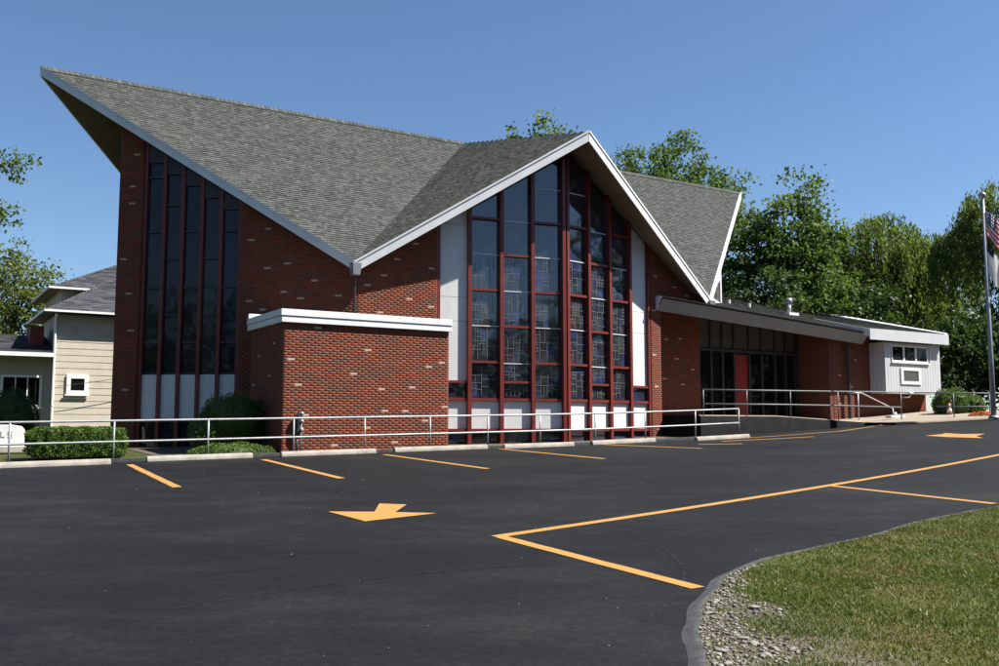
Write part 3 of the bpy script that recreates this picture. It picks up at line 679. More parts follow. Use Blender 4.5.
for side in (-1, 1):
    ln, m_ = half(side)
    mb = MB(); ln.poly(mb, fprof(side, 0.05, 4.42, ZG), -0.30, -0.24); wnd = mb.build('front_window', 'bronze', church)
    wnd['label'] = 'stained glass half of the front prow ' + ('beside the brick annex' if side < 0 else 'beside the entrance')
    def seg(name, mat, X0, X1, z0, z1, o0, o1, bev=0):
        s = sorted((m_(X0), m_(X1))); b2 = MB(); ln.slab(b2, s[0], s[1], z0 + ZB, z1 + ZB, o0, o1); return b2.build(name, mat, wnd, bevel=bev)
    for X in MX + [4.36]:
        w = 0.062 if X < 4 else 0.055
        b2 = MB(); ln.poly(b2, fprof(side, X - w, X + w, ZG), -0.24, 0.0 if X < 4 else -0.02); b2.build('mullion', 'red_paint', wnd)
    b2 = MB(); ln.poly(b2, fprof(side, 0.022, 0.135, ZG), -0.24, 0.045); b2.build('mullion', 'red_paint', wnd)
    bounds = [0.135] + MX + [4.305]
    came = MB()
    for ci in range(4):
        X0 = bounds[ci] + (0.062 if ci else 0); X1 = bounds[ci + 1] - (0.062 if ci < 3 else 0.0)
        s0, s1 = sorted((m_(X0), m_(X1))); ts, te = ftop(side, X0) - ZB, ftop(side, X1) - ZB
        seg('transom', 'red_paint', X0, X1, 0.835, 0.925, -0.24, -0.05)
        seg('transom', 'red_paint', X0, X1, -0.14, -0.06, -0.24, -0.05)
        seg('panel', 'panel_white', X0, X1, -0.055, 0.83, -0.235, -0.14)
        seg('pane', 'glass_stained', X0, X1, -0.9, -0.145, -0.235, -0.16)
        if ci == 3:
            seg('pane', 'glass_stained', X0, X1, 0.93, 1.385, -0.235, -0.16)
            seg('transom', 'red_paint', X0, X1, 1.39, 1.47, -0.24, -0.05)
            zz = [1.475, 3.38, 4.15, min(ts, te) - 0.25]
            for a, b_ in zip(zz[:-1], zz[1:]): seg('panel', 'panel_white', X0, X1, a, b_ - 0.012, -0.235, -0.14)
            b2 = MB(); ln.poly(b2, [(m_(X0), zz[-1] + ZB), (m_(X1), zz[-1] + ZB), (m_(X1), te + ZB), (m_(X0), ts + ZB)], -0.235, -0.14); b2.build('panel', 'panel_white', wnd)
            continue
        topz = (ts + te) / 2
        lev = [(k_, z) for k_, z in levels[ci] if z < min(ts, te) - 0.25]
        zs = [0.925] + [z for _, z in lev]
        for (k_, z) in lev:
            if k_ == 'r': seg('transom', 'red_paint', X0, X1, z - 0.04, z + 0.04, -0.24, -0.05)
            else: seg('glazing_strip', 'strip_white', X0, X1, z - 0.013, z + 0.013, -0.235, -0.14)
        bnd = [0.925] + [z for _, z in lev]
        for j, a in enumerate(bnd):
            a_ = a + (0.045 if j and lev[j - 1][0] == 'r' else 0.015)
            if j + 1 < len(bnd):
                b_ = bnd[j + 1] - (0.045 if lev[j][0] == 'r' else 0.015); seg('pane', 'glass_stained', X0, X1, a_, b_, -0.235, -0.17)
            else:
                b_ = min(ts, te) - 0.25
                b2 = MB(); ln.poly(b2, [(m_(X0), a_ + ZB), (m_(X1), a_ + ZB), (m_(X1), te + ZB - 0.2), (m_(X0), ts + ZB - 0.2)], -0.235, -0.17); b2.build('pane', 'glass_stained', wnd)
            # leading: rectilinear cames inside this light
            if a < 5.5 and b_ - a_ > 0.25:
                rr = random.Random(int(a * 100) + ci * 17 + side)
                def cut(x0, x1, z0, z1, dep):
                    if dep == 0 or (x1 - x0 < 0.16 and z1 - z0 < 0.2): return
                    w = 0.0055
                    if (z1 - z0) > (x1 - x0) * rr.uniform(0.7, 1.7):
                        z = z0 + (z1 - z0) * rr.uniform(0.3, 0.7); ln.slab(came, x0, x1, z - w + ZB, z + w + ZB, -0.172, -0.158); cut(x0, x1, z0, z - w, dep - 1); cut(x0, x1, z + w, z1, dep - 1 - (rr.random() < 0.3))
                    else:
                        x = x0 + (x1 - x0) * rr.uniform(0.3, 0.7); ln.slab(came, x - w, x + w, z0 + ZB, z1 + ZB, -0.172, -0.158); cut(x0, x - w, z0, z1, dep - 1); cut(x + w, x1, z0, z1, dep - 1 - (rr.random() < 0.3))
                cut(s0 + 0.05, s1 - 0.05, a_ + 0.05, b_ - 0.05, 4)
    o = came.build('leading', 'lead', wnd); o['kind'] = 'stuff'

# walls turned away from the street
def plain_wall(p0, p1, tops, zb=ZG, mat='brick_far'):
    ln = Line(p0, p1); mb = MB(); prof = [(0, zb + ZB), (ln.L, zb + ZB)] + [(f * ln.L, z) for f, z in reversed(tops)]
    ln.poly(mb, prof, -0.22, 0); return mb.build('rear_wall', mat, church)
AB = (-7.05, 5.75); fr = abs(PP[1]) / (AB[1] - PP[1])
rx = PP[0] + (AB[0] - PP[0]) * fr
PPb = (PP[0] + 0.28 * (AB[0] - PP[0]) / 9.0, PP[1] + 0.28 * (AB[1] - PP[1]) / 9.0)
plain_wall(AB, PPb, [(0, under(*AB)), (1 - fr, under(rx, 0.0)), (1, under(*PPb))])
plain_wall((0, -VY), AB, [(0, under(0, -VY)), (1, under(*AB))]); plain_wall((6.95, 5.46), (0, -VY), [(0, under(6.95, 5.46)), (1, under(0, -VY))])
PE = (9.9, -4.06)
plain_wall((9.9, 3.4), (6.95, 5.46), [(0, under(9.9, 3.4)), (1, under(6.95, 5.46))])
plain_wall((PE[0], PE[1] + 0.02), (9.9, 3.4), [(0, under(PE[0], PE[1] + 0.02)), (-PE[1] / (3.4 - PE[1]), under(9.9, 0)), (1, under(9.9, 3.4))], zb=4.7)
# glazed end light with white frame
GEn = Line((7.25, -5.92), PE); ze = [under(7.25, -5.92), under(*PE)]
g0 = 4.78 + ZB
def ge_top(s): return ze[0] + (ze[1] - ze[0]) * s / GEn.L
mb = MB(); GEn.poly(mb, [(0.35, g0), (GEn.L - 0.02, g0), (GEn.L - 0.02, ge_top(GEn.L) - 0.05), (0.35, max(g0 + 0.05, ge_top(0.35)))], -0.10, -0.05); gl = mb.build('end_window', 'panel_grey', church)
mb = MB(); GEn.poly(mb, [(GEn.L - 0.24, g0), (GEn.L, g0), (GEn.L, ge_top(GEn.L)), (GEn.L - 0.24, ge_top(GEn.L - 0.24))], -0.16, 0.02); mb.build('frame', 'white_paint', gl)
mb = MB(); GEn.poly(mb, [(0.0, g0 - 0.15), (GEn.L - 0.25, g0 - 0.15), (GEn.L - 0.25, g0 + 0.28), (0.0, g0 + 0.28)], -0.16, 0.015); mb.build('sill', 'white_paint', gl)
mb = MB(); GEn.poly(mb, [(0.0, g0 + 0.29), (0.75, g0 + 0.29), (GEn.L - 0.25, ge_top(GEn.L - 0.25) - 0.5), (GEn.L - 0.25, ge_top(GEn.L - 0.25)), (0.0, ge_top(0.0))], -0.16, 0.01); mb.build('frame', 'white_paint', gl)
for s in (1.6, 2.3):
    mb = MB(); GEn.poly(mb, [(s - 0.03, g0 + 0.42), (s + 0.03, g0 + 0.42), (s + 0.03, ge_top(s) - 0.7), (s - 0.03, ge_top(s) - 0.7)], -0.12, -0.02); mb.build('mullion', 'panel_grey', gl)

# brick annex with white two-board fascia
AX0, AX1, AY = -10.06, -5.04, -7.86
AF = Line((AX0, AY), (AX1, AY))
pl = [(-9.08, 2.66), (-9.88, 1.84), (-7.56, 2.13), (-8.13, 1.47), (-9.67, 1.12), (-5.77, 1.76), (-6.21, 1.18), (-7.18, 1.04), (-6.5, 0.45), (-5.25, 0.59), (-5.76, 0.17), (-7.66, 0.0), (-6.72, -0.45), (-8.62, -0.5), (-9.9, -0.22), (-9.32, 0.32), (-6.98, 0.45), (-5.2, 1.87)]
brick_wall('annex_wall', AF, up([(0, ZG), (AX1 - AX0, ZG), (AX1 - AX0, 2.82), (0, 2.82)]), church, [(x - AX0, z + ZB) for x, z in pl], seed=9)
AS = Line((AX0, -5.05), (AX0, AY))
brick_wall('annex_wall', AS, up([(0, ZG), (AS.L - 0.004, ZG), (AS.L - 0.004, 2.80), (0, 2.80)]), church, [(0.7, 2.0 + ZB), (1.6, 1.4 + ZB), (2.1, 2.3 + ZB), (1.1, 0.5 + ZB), (0.3, 1.2 + ZB)], seed=10)
plain_wall((AX1, AY + 0.01), (AX1, -5.9), [(0, 2.8 + ZB), (1, 2.8 + ZB)]); plain_wall((AX1 - 0.3, -5.05), (AX0 + 0.01, -5.05), [(0, 2.8 + ZB), (1, 2.8 + ZB)])
for (z0, z1, o) in ((2.79, 2.955, 0.10), (2.965, 3.14, 0.125)):
    mb = MB(); mb.box(AX0 - o, AX1 + 0.06, AY - o, AY + 0.1, z0 + ZB, z1 + ZB); mb.build('fascia_board', 'white_paint', church, bevel=0.006)
    mb = MB(); mb.box(AX0 - o, AX0 + 0.1, AY + 0.102, -5.0, z0 + ZB, z1 + ZB); mb.build('fascia_board', 'white_paint', church, bevel=0.006)
MB().box(AX0 + 0.11, AX1 + 0.03, AY + 0.11, -5.02, 2.79 + ZB, 3.02 + ZB).build('annex_roof', 'roof_deck', church)
MB().box(AX0 - 0.06, -7.6, -4.99, -4.86, 2.79 + ZB, 3.30 + ZB).build('parapet', 'white_paint', church)
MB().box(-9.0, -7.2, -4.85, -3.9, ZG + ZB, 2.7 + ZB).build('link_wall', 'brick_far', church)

# ---- entrance wing
def wz(X, Y): return 4.83 - 0.062 * (X - 4.8) + 0.30 * (Y + 6.0) + ZB
wp = [(4.74, -5.98), (21.38, -5.98), (21.38, 2.6), (13.6, 2.6), (9.96, -0.5), (9.96, -3.98), (7.1, -5.42), (4.9, -5.86)]
mb = MB(); mb.prism([(x, y, wz(x, y) - 0.26) for x, y in wp], [(x, y, wz(x, y)) for x, y in wp]); wr = mb.build('wing_roof', 'soffit', church)
shingles(wr, [(4.74, -6.3, wz(4.74, -6.3)), (15.9, -6.3, wz(15.9, -6.3)), (21.3, -6.3, wz(21.3, -6.3)), (21.3, 2.6, wz(21.3, 2.6)), (13.6, 2.6, wz(13.6, 2.6)), (9.98, -0.5, wz(9.98, -0.5)), (9.98, -3.9, wz(9.98, -3.9)), (7.3, -5.6, wz(7.3, -5.6)), (4.9, -5.9, wz(4.9, -5.9))], seed=21, lift=0.008)
def efas(X0, X1, za, zb_, yo):   # raked-back eave fascia, square to the rafters
    mb = MB(); ring = []
    for X in (X0, X1):
        t = wz(X, -6.3); ring.append([(X, -6.32 - yo, t + za), (X, -6.28, t + za), (X, -5.94, t + zb_), (X, -5.98 - yo, t + zb_)])
    mb.prism(ring[0], ring[1]); return mb
efas(4.72, 16.3, -0.09, -0.49, -0.03).build('eave_board', 'grey_and_eave_shade', church)  # white eave board and trim, their shade put into the grey colour
efas(4.71, 16.31, -0.02, -0.085, 0.02).build('eave_trim', 'grey_and_eave_shade', church)
mb = MB(); t_ = wz(4.7, -6.3); ring = [(-6.27, t_ + 0.0), (-5.92, t_ + 0.06), (-5.88, t_ - 0.47), (-5.97, t_ - 0.47)]
mb.prism([(4.69, y_, z_) for y_, z_ in ring], [(4.72, y_, z_) for y_, z_ in ring]); mb.build('eave_end', 'white_paint', church)
# recessed entrance: brick, clerestory panels, storefront, red door
BK4 = Line((4.98, -4.0), (14.95, -4.0))
def bx(X): return X - 4.98
pl = [(7.74, 3.5), (6.89, 3.46), (7.4, 2.73), (6.86, 1.88), (7.75, 1.7), (8.2, 2.3), (6.2, 2.6)]
brick_wall('brick_wall', BK4, [(0, 0.1), (bx(8.7), 0.1), (bx(8.7), wz(8.7, -4) - 0.28), (0, wz(4.98, -4) - 0.28)], church, [(bx(x), z + ZB) for x, z in pl], seed=12)
plain_wall((4.98, VY + SL * 4.98 + 0.03), (4.98, -3.98), [(0, 4.25 + ZB), (1, 4.9 + ZB)])
ent = MB(); BK4.slab(ent, bx(8.7), bx(14.75), 0.3 + ZB, wz(14.7, -4) - 0.28, -0.30, -0.22); ent = ent.build('entrance_front', 'bronze', church); ent['label'] = 'recessed entrance front with grey clerestory panels and red door'
xb = [8.72, 9.4, 10.05, 10.72, 11.6, 12.35, 13.15, 13.8, 14.45, 14.75]
for a, b_ in zip(xb[:-2], xb[1:-1]):
    mb = MB(); BK4.slab(mb, bx(a) + 0.05, bx(b_) - 0.05, 3.24 + ZB, wz(b_, -4) - 0.30, -0.21, -0.13); mb.build('clerestory_panel', 'panel_grey', ent)
for a in xb:
    mb = MB(); BK4.slab(mb, bx(a) - 0.045, bx(a) + 0.045, 0.3 + ZB, wz(a + 0.05, -4) - 0.30, -0.215, -0.07); mb.build('mullion', 'bronze', ent)
mb = MB(); BK4.slab(mb, bx(8.72), bx(14.7), 3.1 + ZB, 3.2 + ZB, -0.215, -0.06); mb.build('transom', 'bronze', ent)
for a, b_ in zip(xb[:-2], xb[1:-1]):
    if abs(a - 10.72) < 0.01: continue
    mb = MB(); BK4.slab(mb, bx(a) + 0.05, bx(b_) - 0.05, 0.45 + ZB, 3.05 + ZB, -0.21, -0.17); mb.build('pane', 'glass_dark', ent)
mb = MB(); BK4.slab(mb, bx(10.78), bx(11.55), 0.45 + ZB, 3.0 + ZB, -0.21, -0.14); dr = mb.build('door', 'door_red', ent)
BKR = Line((14.95, -3.9), (14.95, -5.5)); 
BR = Line((14.9, -5.5), (21.25, -5.5))
brick_wall('brick_wall', BR, [(0, -0.2 + ZB), (BR.L, -0.2 + ZB), (BR.L, wz(21.25, -5.5) - 0.27), (0, wz(14.9, -5.5) - 0.27)], church, [(0.4, 2.2 + ZB), (0.5, 1.0 + ZB), (1.5, 2.9 + ZB), (1.2, 1.7 + ZB), (1.9, 0.9 + ZB)], seed=14)
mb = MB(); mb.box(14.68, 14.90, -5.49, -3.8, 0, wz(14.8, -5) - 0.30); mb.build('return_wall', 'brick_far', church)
mb = MB(); mb.tube([(15.68, -5.68, 0.75), (15.68, -5.68, wz(15.68, -5.7) - 0.3)], 0.075, 10); mb.build('post', 'black_iron', church)
# white boarded bay with its own roof
BF = Line((17.32, -6.3), (21.25, -6.3)); zt = 3.66 + ZB; z0 = 1.53 + ZB
mb = MB(); mb.box(17.34, 21.23, -6.26, -5.52, z0 + 0.02, zt); bay = mb.build('white_bay', 'bay_white', church); bay['label'] = 'white boarded bay with three-light window'
nb = 21
for i in range(nb):
    a = 17.32 + i * 3.93 / nb; b_ = a + 3.93 / nb - 0.016; pieces = [(z0, zt)]
    wx0, wx1 = 17.78, 20.35; ax0, ax1 = 18.35, 19.75
    if b_ > wx0 and a < wx1: pieces = [(z0, 2.80 + ZB), (3.56 + ZB, zt)]
    for p0, p1 in pieces: MB().box(a, b_, -6.295, -6.265, p0, p1).build('board', 'bay_white', bay)
for i in range(4):
    a = -6.255 + i * 0.185; MB().box(17.305, 17.335, a, a + 0.172, z0, zt).build('board', 'bay_white', bay)
MB().box(17.30, 21.27, -6.32, -5.54, z0 - 0.07, z0 - 0.002).build('base_trim', 'white_paint', bay)
for i in range(3):
    a = 17.80 + i * 0.85; fr_ = MB(); fr_.box(a, a + 0.83, -6.305, -6.27, 2.84 + ZB, 2.90 + ZB); fr_.box(a, a + 0.83, -6.305, -6.27, 3.50 + ZB, 3.56 + ZB); fr_.box(a, a + 0.045, -6.305, -6.27, 2.905 + ZB, 3.495 + ZB); fr_.box(a + 0.785, a + 0.83, -6.305, -6.27, 2.905 + ZB, 3.495 + ZB)
    f = fr_.build('window', 'trim_white', bay); MB().box(a + 0.05, a + 0.78, -6.285, -6.27, 2.905 + ZB, 3.495 + ZB).build('pane', 'glass_dark', bay)
MB().box(17.72, 20.42, -6.37, -6.30, 2.77 + ZB, 2.83 + ZB).build('sill', 'white_paint', bay)
vf = MB(); vf.box(18.35, 19.75, -6.34, -6.298, 1.86 + ZB, 2.0 + ZB); vf.box(18.35, 19.75, -6.34, -6.298, 2.46 + ZB, 2.58 + ZB); vf.box(18.35, 18.52, -6.34, -6.298, 2.002 + ZB, 2.458 + ZB); vf.box(19.58, 19.75, -6.34, -6.298, 2.002 + ZB, 2.458 + ZB)
vf.build('vent_frame', 'white_paint', bay)
for i in range(6):
    z = 2.01 + i * 0.075 + ZB; MB().hexa([(18.53, -6.318, z), (19.57, -6.318, z), (19.57, -6.298, z), (18.53, -6.298, z), (18.53, -6.306, z + 0.06), (19.57, -6.306, z + 0.06), (19.57, -6.297, z + 0.06), (18.53, -6.297, z + 0.06)]).build('louvre', 'panel_grey', bay)
def bz(Y): return 4.12 + 0.235 * (Y + 6.6) + ZB
mb = MB(); q = [(15.95, -6.58), (21.42, -6.58), (21.42, 2.4), (16.4, -3.2)]
mb.prism([(x, y, bz(y) - 0.2) for x, y in q], [(x, y, bz(y)) for x, y in q]); br = mb.build('bay_roof', 'soffit', church)
shingles(br, [(x, y, bz(y)) for x, y in q], seed=23, lift=0.008)
MB().box(15.93, 21.46, -6.64, -6.585, bz(-6.6) - 0.44, bz(-6.6) + 0.03).build('bay_fascia', 'bay_white', church, bevel=0.008)
mb = MB(); mb.hexa([(21.30, -6.58, bz(-6.58) + 0.03), (21.48, -6.58, bz(-6.58) - 0.3), (21.48, 2.4, bz(2.4) - 0.3), (21.22, 2.4, bz(2.4) + 0.03), (21.30, -6.58, bz(-6.58) + 0.07), (21.48, -6.58, bz(-6.58) + 0.10), (21.48, 2.4, bz(2.4) + 0.16), (21.22, 2.4, bz(2.4) + 0.10)]); mb.build('bay_rake', 'white_paint', church)
mb = MB(); mb.hexa([(15.9, -6.6, bz(-6.6) - 0.3), (15.945, -6.6, bz(-6.6) - 0.3), (16.38, -3.3, bz(-3.3) - 0.2), (16.33, -3.3, bz(-3.3) - 0.2), (15.9, -6.6, bz(-6.6) + 0.03), (15.945, -6.6, bz(-6.6) + 0.03), (16.38, -3.3, bz(-3.3) + 0.03), (16.33, -3.3, bz(-3.3) + 0.03)]); mb.build('bay_rake', 'white_paint', church)
# roof vent and flashings
mb = MB(); zr = wz(14.0, -4.0); mb.tube([(14, -4, zr - 0.1), (14, -4, zr + 0.55)], 0.11, 12); mb.tube([(14, -4, zr + 0.50), (14, -4, zr + 0.72)], 0.16, 12); vp = mb.build('roof_vent', 'galvanised', church, True)
MB().box(13.7, 14.3, -4.3, -3.7, zr - 0.05, zr + 0.07).build('flashing', 'white_paint', church)
for X in (10.9, 12.1):
    z = wz(X, -3.5); mb = MB(); mb.tube([(X, -3.5, z - 0.05), (X, -3.5, z + 0.16)], 0.07, 8); mb.build('vent_cap', 'white_paint', church)

# ramp and landing (structure)
ramp_top = lambda X: (0.42 if X < 9 else 0.42 - (X - 9) * 0.042)
mb = MB(); xs = [5.1, 7.0, 9.0, 11.0, 12.6, 14.35]; V = []; F = []
for X in xs:
    for Y, z in ((-7.72, -1.0), (-7.72, ramp_top(X) - 0.03), (-7.60, ramp_top(X)), (-5.6, ramp_top(X)), (-4.05, ramp_top(X))): V.append((*wd(X, Y), z + EYE))
k = 5; F = [(i * k + j, (i + 1) * k + j, (i + 1) * k + j + 1, i * k + j + 1) for i in range(len(xs) - 1) for j in range(k - 1)]
rp = np_mesh('ramp', V, F); rp.materials.append(MATS['asphalt_ramp']); rp.materials.append(MATS['walk'])
for p in rp.polygons: p.material_index = 1 if abs(p.normal.z) > 0.5 else 0
tag(link('ramp', rp, None), 'entrance ramp with dark side wall and concrete top', kind='structure')
V = [(*wd(5.1, -7.72), EYE - 1), (*wd(5.1, -4.05), EYE - 1), (*wd(5.1, -4.05), EYE + 0.42), (*wd(5.1, -7.6), EYE + 0.42), (*wd(5.1, -7.72), EYE + 0.39)]
me = bpy.data.meshes.new('ramp_end'); me.from_pydata(V, [], [(0, 1, 2, 3, 4)]); tag(link('ramp_end', me, 'asphalt_ramp'), 'dark end face of the entrance ramp', kind='structure')
V = [(*wd(X, Y), EYE + 0.41 - max(0, X - 9) * 0.02) for X, Y in ((14.35, -7.6), (22, -7.6), (22, -5.4), (14.35, -5.4))]
V = []; F = []
for X in (14.35, 16, 18, 20, 23):
    for Y in (-9.3 + (0 if X < 15 else -(X - 14.2) * 0.2), -7.6, -5.45): V.append((*wd(X, Y), EYE + 0.205 + (X - 14.35) * 0.01))
F = [(i * 3 + j, i * 3 + 3 + j, i * 3 + 4 + j, i * 3 + 1 + j) for i in range(4) for j in range(2)]
tag(link('entrance_walk', np_mesh('entrance_walk', V, F), 'walk'), 'beige concrete walk between the ramp and the bay', kind='structure')

# ------------------------------------------------------------------ railings
def railing(name, label, posts, rails, mat, rad=0.026, extra=()):
    """posts: (X, Y, zbase, ztop) ; rails: lists of (X, Y, z) world heights"""
    X0, Y0, zb, _ = posts[0]; x, y = wd(X0, Y0); o = empty(name, (x, y, zb), ROT, label, 'railing')
    def lc(X, Y, z): return (X - X0, Y - Y0, z - zb)
    for X, Y, z0, z1 in posts:
        MB().tube([lc(X, Y, z0 - 0.05), lc(X, Y, z1)], rad * 0.85, 8).build('post', mat, o, True)
    for r in rails: MB().tube([lc(*p) for p in r], rad, 8).build('rail', mat, o, True)
    return o
RY = -8.45
px = [-19.0, -16.55, -14.35, -12.15, -9.95, -7.95, -5.95, -4.05, -2.2, -0.1, 1.95, 4.15, 6.2]
posts = [(X, RY, GL(X, RY), GL(X, RY) + 0.93) for X in px]
xs = np.linspace(-21, 6.2, 28)
tops = [(X, RY, GL(X, RY) + 0.94) for X in xs]; mids = [(X, RY, GL(X, RY) + 0.45) for X in xs]
railing('railing', 'silver two-rail pipe railing running along the whole church front', posts, [tops, mids], 'galvanised', 0.027)
RY2 = -7.66
t2 = lambda X: EYE + 1.33 + (X - 7.4) * 0.010
b2_ = lambda X: EYE + ramp_top(X)
posts = [(X, RY2, b2_(X), t2(X)) for X in (5.3, 7.45, 9.75, 12.45)] + [(15.9, -8.0, EYE + 0.2, EYE + 1.42)]
rl = [[(5.3, RY2, t2(5.3)), (9.75, RY2, t2(9.75)), (12.45, RY2, t2(12.45)), (16.1, -8.0, EYE + 1.42), (16.45, -8.0, EYE + 1.40), (16.55, -8.0, EYE + 1.30), (16.45, -8.0, EYE + 1.2), (15.9, -8.0, EYE + 1.19)],
      [(5.3, RY2, t2(5.3) - 0.5), (9.75, RY2, t2(9.75) - 0.52), (12.45, RY2, t2(12.45) - 0.55), (15.9, -8.0, EYE + 0.80)]]
railing('railing', 'dark grey ramp railing with looped end before the entrance', posts, rl, 'rail_dark', 0.028)
zf = EYE + 0.2
railing('railing', 'short sloping stair handrail beside the brick pier and iron post', [(15.05, -6.6, zf, EYE + 1.38), (17.1, -6.75, zf, EYE + 0.78)], [[(14.4, -6.6, EYE + 1.42), (15.3, -6.6, EYE + 1.40), (17.1, -6.75, EYE + 0.78)]], 'rail_paint', 0.026)
railing('railing', 'grey walkway railing below the white bay towards the flagpole', [(17.3, -9.4, EYE + .2, EYE + 1.36), (18.8, -10.0, EYE + .25, EYE + 1.36), (21.3, -11.2, EYE + .3, EYE + 1.38), (24.5, -12.7, EYE + .35, EYE + 1.4)],
        [[(15.7, -8.75, EYE + 1.36), (18.8, -10.0, EYE + 1.36), (26.0, -13.4, EYE + 1.42)], [(16.6, -9.1, EYE + 0.82), (18.8, -10.0, EYE + 0.82), (21.3, -11.2, EYE + 0.84)], [(18.8, -10.0, EYE + 0.82), (19.9, -10.8, EYE + 0.3)], [(21.3, -11.2, EYE + 0.84), (22.3, -11.9, EYE + 0.36)]], 'rail_dark', 0.026)

# ------------------------------------------------------------------ small things
# standpipe / hose connection on annex wall
x, y = wd(-9.58, AY - 0.12); zz = GL(-9.58, AY)
sp = empty('standpipe', (x, y, zz), ROT, 'black iron standpipe with silver fittings on the brick annex wall', 'standpipe')
MB().tube([(0, 0, 0), (0, 0, 0.55), (0, 0, 1.05)], 0.028, 8).build('pipe', 'galvanised', sp, True)
mb = MB(); mb.tube([(-0.1, 0.02, 0.4), (-0.1, 0.02, 0.6), (-0.07, 0.0, 0.7), (-0.07, 0, 0.95), (-0.02, -0.03, 1.08)], [0.05, 0.085, 0.07, 0.09, 0.05], 10); mb.build('body', 'black_iron', sp, True)
for z in (0.62, 0.85, 1.05): MB().tube([(0.0, -0.01, z), (0.0, -0.1, z - 0.01)], [0.055, 0.045], 10).build('cap', 'galvanised', sp, True)
MB().tube([(-0.1, 0.02, 0.0), (-0.1, 0.02, 0.42)], 0.03, 8).build('pipe', 'black_iron', sp, True)
# traffic cone
x, y = wd(18.7, -8.3); z = EYE + 0.25
cn = empty('traffic_cone', (x, y, z), 0, 'faded orange traffic cone on the walk under the white bay', 'cone')
MB().tube([(0, 0, 0.03), (0, 0, 0.75)], [0.16, 0.035], 14).build('body', 'cone_orange', cn, True); MB().box(-0.2, 0.2, -0.2, 0.2, 0, 0.035).build('base', 'cone_orange', cn)
MB().tube([(0, 0, 0.36), (0, 0, 0.5)], [0.109, 0.086], 14).build('band', 'white_paint', cn, True)
# low white bench-like board by the handrail
x, y = wd(17.0, -6.9); o = empty('low_bench', (x, y, EYE + 0.2), ROT, 'low white slab bench on the walk under the bay', 'bench')
MB().box(-0.45, 0.55, -0.15, 0.15, 0.2, 0.27).build('seat', 'white_paint', o, bevel=0.01); MB().box(-0.3, -0.2, -0.1, 0.1, 0, 0.2).build('leg', 'concrete', o); MB().box(0.3, 0.4, -0.1, 0.1, 0, 0.2).build('leg', 'concrete', o)
MB().tube([(0, 0, 0.27), (0, 0, 0.42)], [0.1, 0.07], 10).build('cap', 'white_paint', o, True)
# white stone sign on the lawn by the hedge
x, y = -13.15, 26.0; o = empty('lawn_sign', (x, y, G(x, y)), R(24), 'small white round-shouldered lawn sign between the railing and the house', 'sign')
pr = [(-0.5, 0.0), (0.32, 0.0), (0.32, 0.52), (0.24, 0.62), (0.0, 0.66), (-0.42, 0.66), (-0.5, 0.6)]
MB().prism([(a, 0.1, z + 0.08) for a, z in pr], [(a, -0.02, z + 0.08) for a, z in pr]).build('board', 'trim_white', o, bevel=0.012)
MB().box(-1.0, 0.72, -0.14, 0.2, 0.0, 0.16).build('base', 'concrete', o, bevel=0.01)
mb = MB(); mb.box(-0.26, -0.23, -0.028, -0.021, 0.40, 0.56); mb.box(-0.229, -0.15, -0.028, -0.021, 0.40, 0.43); mb.build('letter', 'sign_ink', o)
mb = MB(); mb.box(-0.08, 0.02, -0.028, -0.021, 0.40, 0.43); mb.box(-0.01, 0.02, -0.028, -0.021, 0.431, 0.47); mb.box(-0.08, 0.02, -0.028, -0.021, 0.471, 0.50); mb.box(-0.08, -0.05, -0.028, -0.021, 0.501, 0.53); mb.box(-0.08, 0.02, -0.028, -0.021, 0.531, 0.56); mb.build('letter', 'sign_ink', o)

# flagpole and flags
fx, fy = 18.98, 37.0; fz = G(fx, fy) + 0.05
fp = empty('flagpole', (fx, fy, fz), 0, 'tall silver flagpole with a ball top beside the entrance walk', 'flagpole')
PH = 8.75
MB().tube([(0, 0, 0), (0, 0, 2.5), (0, 0, PH - 0.1)], [0.10, 0.085, 0.045], 14).build('pole', 'galvanised', fp, True)
import bmesh
def ball(name, r, loc, mat, parent):
    bm = bmesh.new(); bmesh.ops.create_uvsphere(bm, u_segments=16, v_segments=10, radius=r); me = bpy.data.meshes.new(name); bm.to_mesh(me); bm.free(); o = link(name, me, mat, parent, True); o.location = loc; return o
ball('finial', 0.12, (0, 0, PH), 'galvanised', fp)
MB().tube([(0, 0, 0), (0, 0, 0.12)], [0.22, 0.16], 14).build('base', 'galvanised', fp, True)
MB().tube([(0.07, -0.06, 0.6), (0.06, -0.05, 4), (0.05, -0.03, PH - 0.25)], 0.008, 5).build('halyard', 'trim_white', fp)
